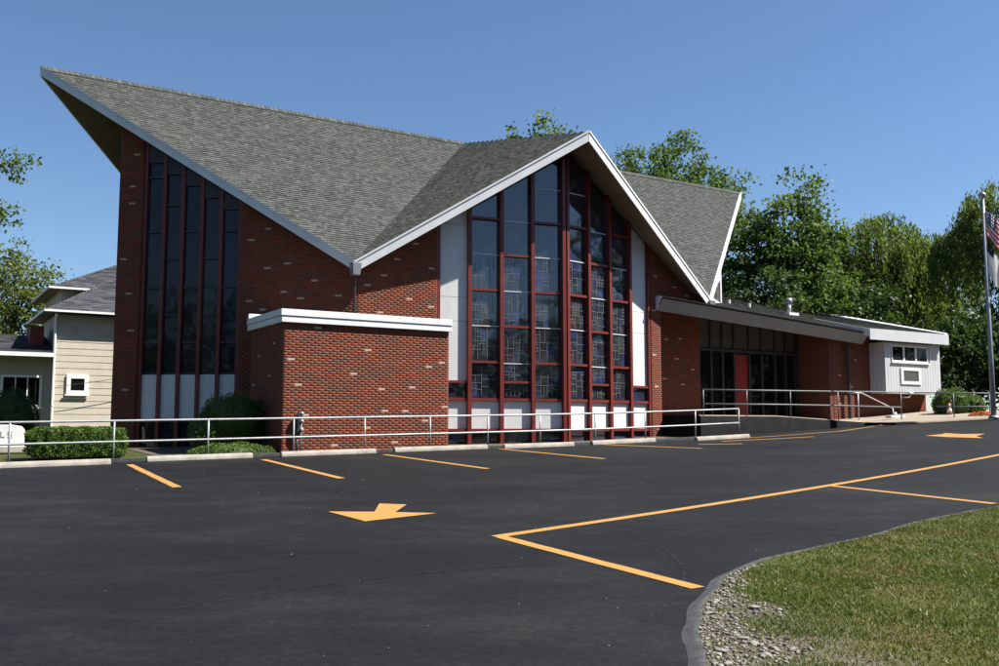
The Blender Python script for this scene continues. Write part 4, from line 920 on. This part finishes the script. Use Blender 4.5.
def flag_mat(name, us):
    m, nt, b = new_mat(name); uv = nt.nodes.new('ShaderNodeUVMap'); sx = nt.nodes.new('ShaderNodeSeparateXYZ'); nt.links.new(uv.outputs[0], sx.inputs[0])
    def mth(op, a, c):
        q = nt.nodes.new('ShaderNodeMath'); q.operation = op
        for i, v in enumerate((a, c)):
            if hasattr(v, 'links'): nt.links.new(v, q.inputs[i])
            else: q.inputs[i].default_value = v
        return q.outputs[0]
    if us:
        st = mth('LESS_THAN', mth('FRACT', mth('MULTIPLY', sx.outputs[1], 6.5), 0), 0.5)
        c = mixc(nt, st, (0.72, 0.70, 0.68), (0.42, 0.02, 0.04))
        cant = mth('MULTIPLY', mth('LESS_THAN', sx.outputs[0], 0.4), mth('GREATER_THAN', sx.outputs[1], 0.4615))
        fx_ = mth('SUBTRACT', mth('FRACT', mth('MULTIPLY', sx.outputs[0], 15), 0), 0.5); fy_ = mth('SUBTRACT', mth('FRACT', mth('MULTIPLY', sx.outputs[1], 9.3), 0), 0.5)
        star = mth('LESS_THAN', mth('ADD', mth('MULTIPLY', fx_, fx_), mth('MULTIPLY', fy_, fy_)), 0.05)
        c = mixc(nt, cant, c, mixc(nt, star, (0.012, 0.018, 0.07), (0.7, 0.7, 0.7)))
    else:
        cant = mth('MULTIPLY', mth('LESS_THAN', sx.outputs[0], 0.3), mth('GREATER_THAN', sx.outputs[1], 0.78))
        c = mixc(nt, cant, (0.72, 0.71, 0.68), (0.02, 0.02, 0.06))
    nt.links.new(c, b.inputs['Base Color']); b.inputs['Roughness'].default_value = 0.8
    t = nt.nodes.new('ShaderNodeBsdfTranslucent'); nt.links.new(c, t.inputs[0]); mx = nt.nodes.new('ShaderNodeMixShader'); mx.inputs[0].default_value = 0.25
    nt.links.new(b.outputs[0], mx.inputs[1]); nt.links.new(t.outputs[0], mx.inputs[2]); nt.links.new(mx.outputs[0], nt.nodes['Material Output'].inputs[0])
flag_mat('flag_stripes', True); flag_mat('flag_white', False)
def flag(name, mat, ztop, hoist, fly, label, drop, seed):
    nu, nv = 40, 24; V = []; UVs = []
    for j in range(nv + 1):
        for i in range(nu + 1):
            u_, v_ = i / nu, j / nv
            s = u_ * fly; ax = 0.55 * s * (0.55 + 0.45 * v_); zz_ = ztop - (1 - v_) * hoist * (1 - 0.35 * u_) - drop * s
            fold = math.sin(u_ * 11 + v_ * 3.5 + seed) * 0.13 * min(1, u_ * 3) + math.sin(u_ * 23 + seed * 2) * 0.03
            V.append((0.06 + ax * 0.85 + fold * 0.55, -0.04 - ax * 0.35 + fold, zz_ + 0.04 * math.sin(u_ * 9 + v_ * 5))); UVs.append((u_, v_))
    F = [(j * (nu + 1) + i, j * (nu + 1) + i + 1, (j + 1) * (nu + 1) + i + 1, (j + 1) * (nu + 1) + i) for j in range(nv) for i in range(nu)]
    me = np_mesh(name, V, F); uvl = me.uv_layers.new(name='UVMap')
    for l in me.loops: uvl.data[l.index].uv = UVs[l.vertex_index]
    o = link(name, me, mat, None, True); o.location = (fx, fy, fz); tag(o, label, 'flag')
flag('flag', 'flag_stripes', PH - 0.5, 1.15, 1.9, 'limp red and white striped flag with dark blue canton atop the flagpole', 0.62, 0.4)
flag('flag', 'flag_white', PH - 1.95, 1.2, 1.5, 'limp white flag hanging below the striped flag', 0.8, 2.1)

# ------------------------------------------------------------------ neighbouring house
HX, HY = -12.96, 13.41
hx, hy = wd(HX, HY); HG = G(hx, hy) - 0.2
house = empty('house', (hx, hy, HG), ROT, 'cream sided two-storey house with grey hipped roofs behind the hedge', 'house')
hz = lambda z: z + EYE - HG
MB().box(0.02, 9.0, 0.03, 9.0, 0, hz(4.98)).build('wall', 'siding_cream', house)
n = 17; dz = (hz(4.9) - 0.3) / n
for i in range(n):
    z = 0.3 + i * dz; mb = MB(); mb.hexa([(0, -0.022, z), (9.0, -0.022, z), (9.0, 0.028, z), (0, 0.028, z), (0, -0.008, z + dz + 0.012), (9.0, -0.008, z + dz + 0.012), (9.0, 0.028, z + dz + 0.012), (0, 0.028, z + dz + 0.012)]); mb.build('siding_board', 'siding_cream', house)
MB().box(-0.02, 9.0, -0.05, 0.02, 0, 0.29).build('foundation', 'concrete', house)
def hip(parts_parent, x0, x1, y0, y1, ze_, pitch, ov, name='roof'):
    x0 -= ov; x1 += ov; y0 -= ov; y1 += ov; hw = min(x1 - x0, y1 - y0) / 2; zr_ = ze_ + hw * pitch
    if x1 - x0 >= y1 - y0: r0, r1 = (x0 + hw, (y0 + y1) / 2, zr_), (x1 - hw, (y0 + y1) / 2, zr_)
    else: r0, r1 = ((x0 + x1) / 2, y0 + hw, zr_), ((x0 + x1) / 2, y1 - hw, zr_)
    c = [(x0, y0, ze_), (x1, y0, ze_), (x1, y1, ze_), (x0, y1, ze_)]
    mb = MB(); mb.v += c + [r0, r1]; mb.f += [(3, 2, 1, 0)]
    if x1 - x0 >= y1 - y0: fs = [(0, 1, 5, 4), (1, 2, 5), (2, 3, 4, 5), (3, 0, 4)]
    else: fs = [(0, 1, 4), (1, 2, 5, 4), (2, 3, 5), (3, 0, 4, 5)]
    mb.f += fs; rf = mb.build(name, 'trim_brown', parts_parent); P_ = c + [r0, r1]
    for q, f in enumerate(fs): shingles(rf, [P_[k_] for k_ in f], expo=0.18, mat='house_shingle', seed=40 + q, wlo=0.25, whi=0.5)
    fz_ = ze_
    for a, b_ in ((c[0], c[1]), (c[3], c[0])):
        d = 0.03; mb = MB()
        if a[1] == b_[1]: mb.box(a[0] - d, b_[0] + d, a[1] - d - 0.02, a[1] - 0.003, fz_ - 0.06, fz_ + 0.03)
        else: mb.box(a[0] - d - 0.02, a[0] - 0.003, min(a[1], b_[1]), max(a[1], b_[1]), fz_ - 0.06, fz_ + 0.03)
        mb.build('gutter', 'trim_white', rf)
    return rf
hip(house, 0, 9.0, 0, 5.4, hz(5.06), 0.62, 0.55)
MB().box(0.6, 8.4, 3.6, 9.4, hz(4.9), hz(6.6)).build('wall', 'siding_cream', house)
hip(house, 0.6, 8.4, 3.6, 9.4, hz(6.55), 0.52, 0.6)
# small upper vent
MB().tube([(3.0, 0.9, hz(5.6)), (3.0, 0.9, hz(6.35))], 0.05, 8).build('roof_vent', 'black_iron', house)
MB().tube([(-0.05, -0.10, 0.1), (-0.05, -0.10, hz(4.75)), (-0.05, -0.3, hz(4.95))], 0.055, 8).build('downspout', 'trim_white', house)
def window(parent, x0, x1, z0, z1, y, lights, pm='glass_dark', fw=0.1):
    fr_ = MB(); fr_.box(x0, x1, y - 0.06, y, z0, z0 + fw); fr_.box(x0, x1, y - 0.06, y, z1 - fw, z1); fr_.box(x0, x0 + fw, y - 0.06, y, z0 + fw + 0.001, z1 - fw - 0.001); fr_.box(x1 - fw, x1, y - 0.06, y, z0 + fw + 0.001, z1 - fw - 0.001)
    w = fr_.build('window', 'trim_white', parent); L = (x1 - x0 - 2 * fw) / lights
    for i in range(lights):
        a = x0 + fw + i * L; MB().box(a + 0.012, a + L - 0.012, y - 0.02, y - 0.004, z0 + fw, z1 - fw).build('pane', pm, w)
        if i: MB().box(a - 0.02, a + 0.02, y - 0.045, y - 0.021, z0 + fw, z1 - fw).build('mullion', 'trim_white', w)
    MB().box(x0 - 0.06, x1 + 0.06, y - 0.12, y - 0.061, z0 - 0.06, z0 - 0.002).build('sill', 'trim_white', w)
window(house, 0.50, 1.40, hz(1.43), hz(2.30), -0.035, 1, fw=0.17)
# lower wing
ly = 0.5
MB().box(-7.0, -0.06, ly, 5.0, 0, hz(3.15)).build('wall', 'siding_cream', house)
n = 10; dz = (hz(3.1) - 0.3) / n
for i in range(n):
    z = 0.3 + i * dz; mb = MB(); mb.hexa([(-7.0, ly - 0.022, z), (-0.07, ly - 0.022, z), (-0.07, ly - 0.002, z), (-7.0, ly - 0.002, z), (-7.0, ly - 0.008, z + dz), (-0.07, ly - 0.008, z + dz), (-0.07, ly - 0.002, z + dz), (-7.0, ly - 0.002, z + dz)]); mb.build('siding_board', 'siding_cream', house)
window(house, -2.05, -0.42, hz(0.85), hz(2.25), ly - 0.04, 3)
mb = MB(); q = [(-7.2, -0.35), (-0.05, -0.35), (-0.05, 3.4), (-7.2, 3.4)]; lz = lambda Y: hz(3.18) + 0.28 * (Y + 0.35)
mb.prism([(a, c, lz(c) - 0.16) for a, c in q], [(a, c, lz(c)) for a, c in q]); rf = mb.build('roof', 'trim_brown', house); shingles(rf, [(a, c, lz(c)) for a, c in q], expo=0.18, mat='house_shingle', seed=60, wlo=0.25, whi=0.5)
MB().box(-7.25, -0.08, -0.42, -0.352, lz(-0.35) - 0.15, lz(-0.35) + 0.02).build('gutter', 'trim_white', rf)
MB().box(-0.9, -0.35, 1.2, 2.6, hz(3.3), hz(4.5)).build('side_wall', 'red_wood', house)
# service wire sagging across the siding
pts = []
for i in range(13):
    t = i / 12; pts.append((0.05 + 5.0 * t, -0.6, hz(1.75) + 1.1 * t - 0.5 * t * (1 - t)))
MB().tube(pts, 0.012, 5).build('service_wire', 'black_iron', house)

# ------------------------------------------------------------------ vegetation
def leaf_cards(P, size, rs, droop=0.0, narrow=0.55):
    N = len(P); a = rs.normal(size=(N, 3)); a /= np.linalg.norm(a, axis=1)[:, None]
    if droop: a = a * (1 - droop) + np.array((0, 0, -1.0)) * droop; a /= np.linalg.norm(a, axis=1)[:, None]
    b_ = rs.normal(size=(N, 3)); b_ -= (b_ * a).sum(1)[:, None] * a; b_ /= np.linalg.norm(b_, axis=1)[:, None]
    nrm = np.cross(a, b_); L = (size * rs.uniform(0.6, 1.3, N))[:, None]; W = L * narrow * 0.5
    V = np.stack([P - a * L * 0.5, P + b_ * W + nrm * L * 0.08, P + a * L * 0.5, P - b_ * W + nrm * L * 0.08], 1)
    return V.reshape(-1, 3), np.arange(N * 4).reshape(-1, 4)
def tree(name, label, base, trunk_h, lobes, n_clump, per, leaf, size, seed, trunk_r=0.25, group=None, clump_r=0.55, hollow=0.55, limbs=14):
    rs = np.random.RandomState(seed); x, y = base; z = G(x, y)
    o = empty(name, (x, y, z), 0, label, 'tree', group)
    cl = []; wts = np.array([l[3] * l[4] * l[5] for l in lobes]); wts = wts / wts.sum()
    for _ in range(n_clump):
        l = lobes[rs.choice(len(lobes), p=wts)]; d = rs.normal(size=3); d /= np.linalg.norm(d); r_ = (hollow + (1 - hollow) * rs.rand()) * rs.uniform(0.85, 1.12)
        cl.append((l[0] + d[0] * l[3] * r_, l[1] + d[1] * l[4] * r_, l[2] + d[2] * l[5] * r_))
    cl = np.array(cl); top = max(l[2] for l in lobes)
    bw = MB(); bw.tube([(0, 0, -0.2), (0.05, 0.03, trunk_h * 0.5), (0.0, 0.1, trunk_h), (0.1, 0.05, (trunk_h + top) / 2 + 0.5), (0.05, 0.1, top)], [trunk_r * 1.25, trunk_r, trunk_r * 0.8, trunk_r * 0.45, 0.03], 10)
    for i in rs.choice(len(cl), min(limbs, len(cl)), replace=False):
        e = cl[i]; z0 = trunk_h * rs.uniform(0.7, 1.0) + max(0, (e[2] - trunk_h)) * rs.uniform(0.1, 0.45); s = np.array((0.03, 0.06, z0)); m1 = s + (e - s) * 0.5 + rs.normal(size=3) * 0.3 + np.array((0, 0, 0.25))
        bw.tube([s, m1, e], [trunk_r * 0.38, trunk_r * 0.22, 0.015], 6)
    bw.build('trunk', 'bark', o, True)
    P = []
    for c in cl:
        r_ = clump_r * rs.uniform(0.5, 1.35); k = max(3, int(per * rs.uniform(0.4, 1.5))); d = rs.normal(size=(k, 3)) * np.array((1.0, 1.0, 0.62)) * r_ * 0.62; P.append(c + d)
    V, F = leaf_cards(np.concatenate(P), size, rs)
    link('crown', np_mesh('crown', V, F), leaf, o); return o
def willow(name, label, base, trunk_h, lobes, n_str, leaf, size, seed, trunk_r=0.4, group=None, lmax=5.0):
    rs = np.random.RandomState(seed); x, y = base; z = G(x, y); o = empty(name, (x, y, z), 0, label, 'tree', group)
    bw = MB(); bw.tube([(0, 0, -0.2), (0.1, 0, trunk_h * 0.5), (0, 0, trunk_h)], [trunk_r * 1.3, trunk_r, trunk_r * 0.85], 10); P = []
    wts = np.array([l[3] * l[4] for l in lobes]); wts = wts / wts.sum()
    for l in lobes:
        e = np.array(l[:3]) + (0, 0, l[5] * 0.3); s = np.array((0, 0, trunk_h - 0.3)); bw.tube([s, s + (e - s) * 0.5 + rs.normal(size=3) * 0.3 + (0, 0, 0.4), e], [trunk_r * 0.6, trunk_r * 0.35, 0.03], 7)
    for _ in range(n_str):
        l = lobes[rs.choice(len(lobes), p=wts)]; th = round(rs.uniform(0, 2 * PI) / 0.42) * 0.42 + l[0] + rs.normal() * 0.07; ph = math.acos(rs.uniform(-0.15, 1)); r_ = rs.uniform(0.72, 1.05)
        p = np.array(l[:3]) + np.array((math.cos(th) * math.sin(ph) * l[3], math.sin(th) * math.sin(ph) * l[4], math.cos(ph) * l[5])) * r_
        Ls = rs.uniform(0.25, 1.0) * lmax * (0.35 + 0.65 * math.sin(ph)); out = np.array((math.cos(th), math.sin(th), 0)); k = int(Ls * 15) + 5; t = np.sort(rs.rand(k))
        q = p + out * (0.5 * np.sqrt(t))[:, None] * min(1, Ls * 0.4) + np.array((0, 0, -1.0)) * (t * Ls * (0.3 + 0.7 * t))[:, None] + rs.normal(size=(k, 3)) * 0.13
        P.append(q)
    bw.build('trunk', 'bark', o, True)
    q = np.concatenate(P); q = q[q[:, 2] > 0.3]
    V, F = leaf_cards(q, size, rs, 0.6, 0.3); link('crown', np_mesh('crown', V, F), leaf, o); return o
# lobes: (dx, dy, z, rx, ry, rz)
tree('broadleaf_tree', 'leafy tree whose top sprigs rise just behind the front gable peak', (2.0, 54), 6, [(0, 0, 13.0, 4.0, 3.5, 3.4), (-1.4, 0, 17.0, 0.45, 0.6, 1.0), (0.6, 0, 17.0, 0.8, 0.7, 0.9), (1.6, 0.4, 16.9, 0.7, 0.7, 0.8), (-0.4, 0.2, 15.9, 1.8, 1.0, 0.7)], 560, 34, 'leaf_maple', 0.26, 31, 0.3, 'trees behind the church')
tree('broadleaf_tree', 'airy open tree above the far roof gable, sky showing through', (10.0, 57), 6, [(0, 0, 13.4, 4.4, 3.0, 3.2), (1.2, 0, 16.9, 1.3, 1.2, 1.1), (3.4, 0, 14.4, 1.6, 1.5, 1.4), (-2.4, 0, 15.6, 1.0, 1, 1.2)], 620, 30, 'leaf_maple', 0.24, 32, 0.3, 'trees behind the church', 0.5, 0.3)
tree('maple_tree', 'tall dark maple standing behind the entrance wing roof', (15.0, 50), 4, [(0.9, 0, 11.9, 1.1, 1.2, 1.7), (0.4, 0, 9.6, 2.4, 2.2, 2.3), (-2.2, 0.3, 8.9, 2.0, 1.9, 2.5), (2.1, 0.2, 9.6, 1.4, 1.4, 1.2), (0.0, 0, 6.8, 3.8, 2.6, 2.8), (-3.0, 0.5, 11.0, 1.0, 1.1, 1.3), (2.0, 0, 5.5, 2.4, 2.0, 2.2)], 640, 44, 'leaf_maple', 0.25, 33, 0.32, 'trees behind the church', 0.55)
willow('willow_tree', 'broad weeping willow between the maple and the flagpole', (23.3, 57), 5.5, [(-0.6, 0, 9.3, 3.0, 2.8, 2.7), (-3.4, 0.4, 7.8, 2.4, 2.2, 2.3), (2.8, 0.2, 8.7, 2.5, 2.4, 2.2), (1.2, -0.6, 6.0, 2.8, 2.4, 2.2), (-2.0, -1.2, 5.0, 2.4, 2.0, 1.8), (0.4, 0.3, 8.0, 2.4, 2.0, 2.2)], 1900, 'leaf_willow', 0.27, 34, 0.45, 'trees behind the church', 4.6)
willow('willow_tree', 'weeping willow spreading behind the flagpole and flags', (28.4, 50.5), 5.0, [(-1.6, 0, 9.9, 2.2, 2.4, 2.5), (-3.5, 0.2, 8.6, 1.5, 1.6, 1.6), (2.4, 0, 9.4, 2.6, 2.6, 2.6), (-1.0, -0.3, 4.4, 2.6, 2.2, 1.8)], 1300, 'leaf_willow', 0.25, 35, 0.42, 'trees behind the church', 4.2)
tree('broadleaf_tree', 'mid green tree filling the gap between the dark maple and the willow', (19.6, 58.5), 3.5, [(0, 0, 8.2, 2.6, 2.2, 2.6), (-1.4, 0, 6.0, 2.4, 2.0, 2.2), (1.6, 0, 6.2, 2.2, 2.0, 2.2)], 420, 34, 'leaf_willow', 0.26, 38, 0.25, 'trees behind the church')
under_l = ['dark leafy understorey tree right behind the white bay', 'dark leafy understorey tree between the white bay and the flagpole', 'dark leafy understorey tree at the foot of the flagpole', 'dark understorey tree showing above the wing roof beside its pipe vent', 'dark understorey tree peeking between the roof gable end and the vent']
for i, (bx_, by_, h_, w_) in enumerate(((22.6, 47.5, 4.6, 2.6), (25.2, 46.5, 4.0, 2.6), (28.2, 45.5, 4.2, 2.8), (18.8, 49, 6.0, 2.8), (13.0, 47.5, 6.6, 2.4))):
    tree('understorey_tree', under_l[i], (bx_, by_), 1.6, [(0, 0, h_ * 0.55, w_, 1.8, h_ * 0.5), (0.6, 0.2, h_ * 0.9, w_ * 0.6, 1.2, h_ * 0.3)], 200, 42, 'leaf_dark', 0.24, 50 + i, 0.16, 'understorey trees behind the walk', 0.55, 0.35)
tree('broadleaf_tree', 'tree reaching leafy branches in at the upper picture edge before the house', (-16.6, 26.5), 4.0, [(-0.8, 0, 10.6, 2.2, 2.2, 2.0), (2.75, 0, 8.0, 1.0, 0.7, 0.5), (2.7, 0.1, 6.5, 0.75, 0.7, 0.5), (2.4, 0, 10.7, 0.45, 0.5, 0.3), (0.4, 0, 7.6, 1.7, 1.5, 1.6)], 330, 34, 'leaf_maple', 0.13, 36, 0.2, 'trees by the house', 0.28, 0.3, 10)
tree('broadleaf_tree', 'yellow green tree behind the low house wing', (-27.2, 53), 3.0, [(0, 0, 7.8, 2.8, 2.4, 2.4), (1.4, 0, 6.6, 1.6, 1.5, 1.3), (-0.5, 0, 5.0, 3.0, 2.2, 1.8)], 300, 34, 'leaf_light', 0.22, 37, 0.25, 'trees by the house', 0.5, 0.4)
# shrubs
def shrub(name, label, X, Y, lobes, n, leaf, size, seed, cat='shrub', world_xy=None):
    rs = np.random.RandomState(seed); x, y = world_xy if world_xy else wd(X, Y); o = empty(name, (x, y, G(x, y)), ROT if not world_xy else 0, label, cat)
    core = bmesh.new()
    for l in lobes:
        r_ = bmesh.ops.create_icosphere(core, subdivisions=2, radius=1)
        for v in r_['verts']: v.co = Vector((l[0] + v.co.x * l[3] * 0.86, l[1] + v.co.y * l[4] * 0.86, l[2] + v.co.z * l[5] * 0.86))
    me = bpy.data.meshes.new('branches'); core.to_mesh(me); core.free(); link('branches', me, 'leaf_dark', o)
    P = []
    wts = np.array([l[3] * l[4] + l[3] * l[5] for l in lobes]); wts = wts / wts.sum()
    for k_, l in enumerate(lobes):
        m_ = int(n * wts[k_]); d = rs.normal(size=(m_, 3)); d /= np.linalg.norm(d, axis=1)[:, None]
        if l[6] if len(l) > 6 else 0: d = np.sign(d) * np.abs(d) ** 0.45; d /= np.maximum(np.abs(d).max(1), 0.001)[:, None] ** 0.75 * np.linalg.norm(d, axis=1)[:, None] ** 0.25
        w = 0.06 * np.sin(d[:, 0] * 9 + l[0] * 5) + 0.05 * np.sin(d[:, 1] * 11 + d[:, 2] * 8)
        P.append(np.array(l[:3]) + d * np.array(l[3:6]) * (0.92 + w + rs.uniform(-0.06, 0.07, m_))[:, None])
    V, F = leaf_cards(np.concatenate(P), size, rs, 0, 0.7); link('foliage', np_mesh('foliage', V, F), leaf, o); return o
def box_hedge(name, label, X, Y, sx, sy, sz, n, leaf, size, seed):
    rs = np.random.RandomState(seed); x, y = wd(X, Y); o = empty(name, (x, y, G(x, y)), ROT, label, 'hedge')
    mb = MB(); mb.box(-sx / 2 + 0.12, sx / 2 - 0.12, -sy / 2 + 0.12, sy / 2 - 0.12, 0, sz - 0.12); mb.build('branches', 'leaf_dark', o)
    u_ = rs.uniform(-1, 1, (n, 3)); ax = rs.choice(3, n, p=(0.2, 0.4, 0.4)); u_[np.arange(n), ax] = np.sign(u_[np.arange(n), ax]); u_[ax == 2, 2] = 1
    d = np.abs(u_) ** 6; nr = d.sum(1) ** (1 / 6); u_ = u_ / nr[:, None] * (1 + 0.03 * np.sin(u_[:, 0] * 14 + u_[:, 2] * 6) + 0.025 * np.sin(u_[:, 1] * 9 + u_[:, 0] * 23))[:, None] * rs.uniform(0.93, 1.03, n)[:, None]
    P = u_ * np.array((sx / 2, sy / 2, sz / 2)) + (0, 0, sz / 2); P = P[P[:, 2] > 0.02]
    V, F = leaf_cards(P, size, rs, 0, 0.7); link('foliage', np_mesh('foliage', V, F), leaf, o); return o
box_hedge('box_hedge', 'clipped rectangular green hedge in front of the cream house', -14.85, -6.5, 2.2, 1.4, 0.74, 13000, 'leaf_hedge', 0.05, 71)
shrub('round_shrub', 'large dark rounded shrub against the shaded brick beside the annex', -10.9, -6.1, [(0, 0, 0.75, 0.95, 0.8, 0.85), (-0.55, -0.1, 0.5, 0.6, 0.6, 0.6), (0.5, 0.2, 0.9, 0.55, 0.6, 0.6)], 15000, 'leaf_hedge', 0.05, 72)
shrub('low_shrub', 'low bright green ground shrub at the foot of the round shrub', -11.2, -7.55, [(0, 0, 0.02, 1.05, 0.45, 0.30), (-0.5, 0.1, 0.0, 0.7, 0.4, 0.26), (0.6, 0, 0.0, 0.55, 0.4, 0.26)], 9000, 'leaf_hedge', 0.045, 73)
shrub('round_shrub', 'dark shrub against the low house wing at the picture edge', 0, 0, [(0, 0, 0.8, 0.8, 0.7, 0.95)], 6000, 'leaf_dark', 0.06, 74, world_xy=(-15.2, 30.0))
shrub('round_shrub', 'green shrub behind the walkway railing next to the flagpole', 0, 0, [(0, 0, 0.5, 0.9, 0.7, 0.75), (0.8, 0, 0.4, 0.6, 0.6, 0.55)], 6000, 'leaf_maple', 0.08, 75, world_xy=(19.4, 41.2))
fl = shrub('flower_clump', 'low clump of orange flowers at the foot of the flagpole', 0, 0, [(0, 0, 0.02, 0.5, 0.3, 0.2)], 900, 'leaf_hedge', 0.06, 76, 'flowers', world_xy=(19.4, 38.8))
rs = np.random.RandomState(5); d = rs.normal(size=(260, 3)); d /= np.linalg.norm(d, axis=1)[:, None]; d[:, 2] = np.abs(d[:, 2])
V, F = leaf_cards(d * np.array((0.52, 0.32, 0.24)) + (0, 0, 0.03), 0.07, rs, 0, 1.0); link('blossoms', np_mesh('blossoms', V, F), 'flower_orange', fl)

# wooded far side of the street, behind the photographer: what the window panes mirror
rs = np.random.RandomState(9); P = []
for i in range(170):
    t = i / 169; a = R(38) - t * R(190); r_ = rs.uniform(50, 60); cx_, cy_ = r_ * math.cos(a), 8 + r_ * math.sin(a)
    hh = rs.uniform(9.0, 16.0); k = 260; d = np.c_[rs.normal(size=(k, 2)) * 1.9, rs.uniform(-0.5, 0.5, k) * hh]; q = np.array((cx_, cy_, G(cx_, cy_) + hh * 0.5)) + d; P.append(q[q[:, 2] > G(cx_, cy_)])
V, F = leaf_cards(np.concatenate(P), 0.95, rs); tag(link('treeline', np_mesh('treeline', V, F), 'leaf_dark'), 'dark wooded line across the street mirrored in the window', 'trees', kind='stuff')
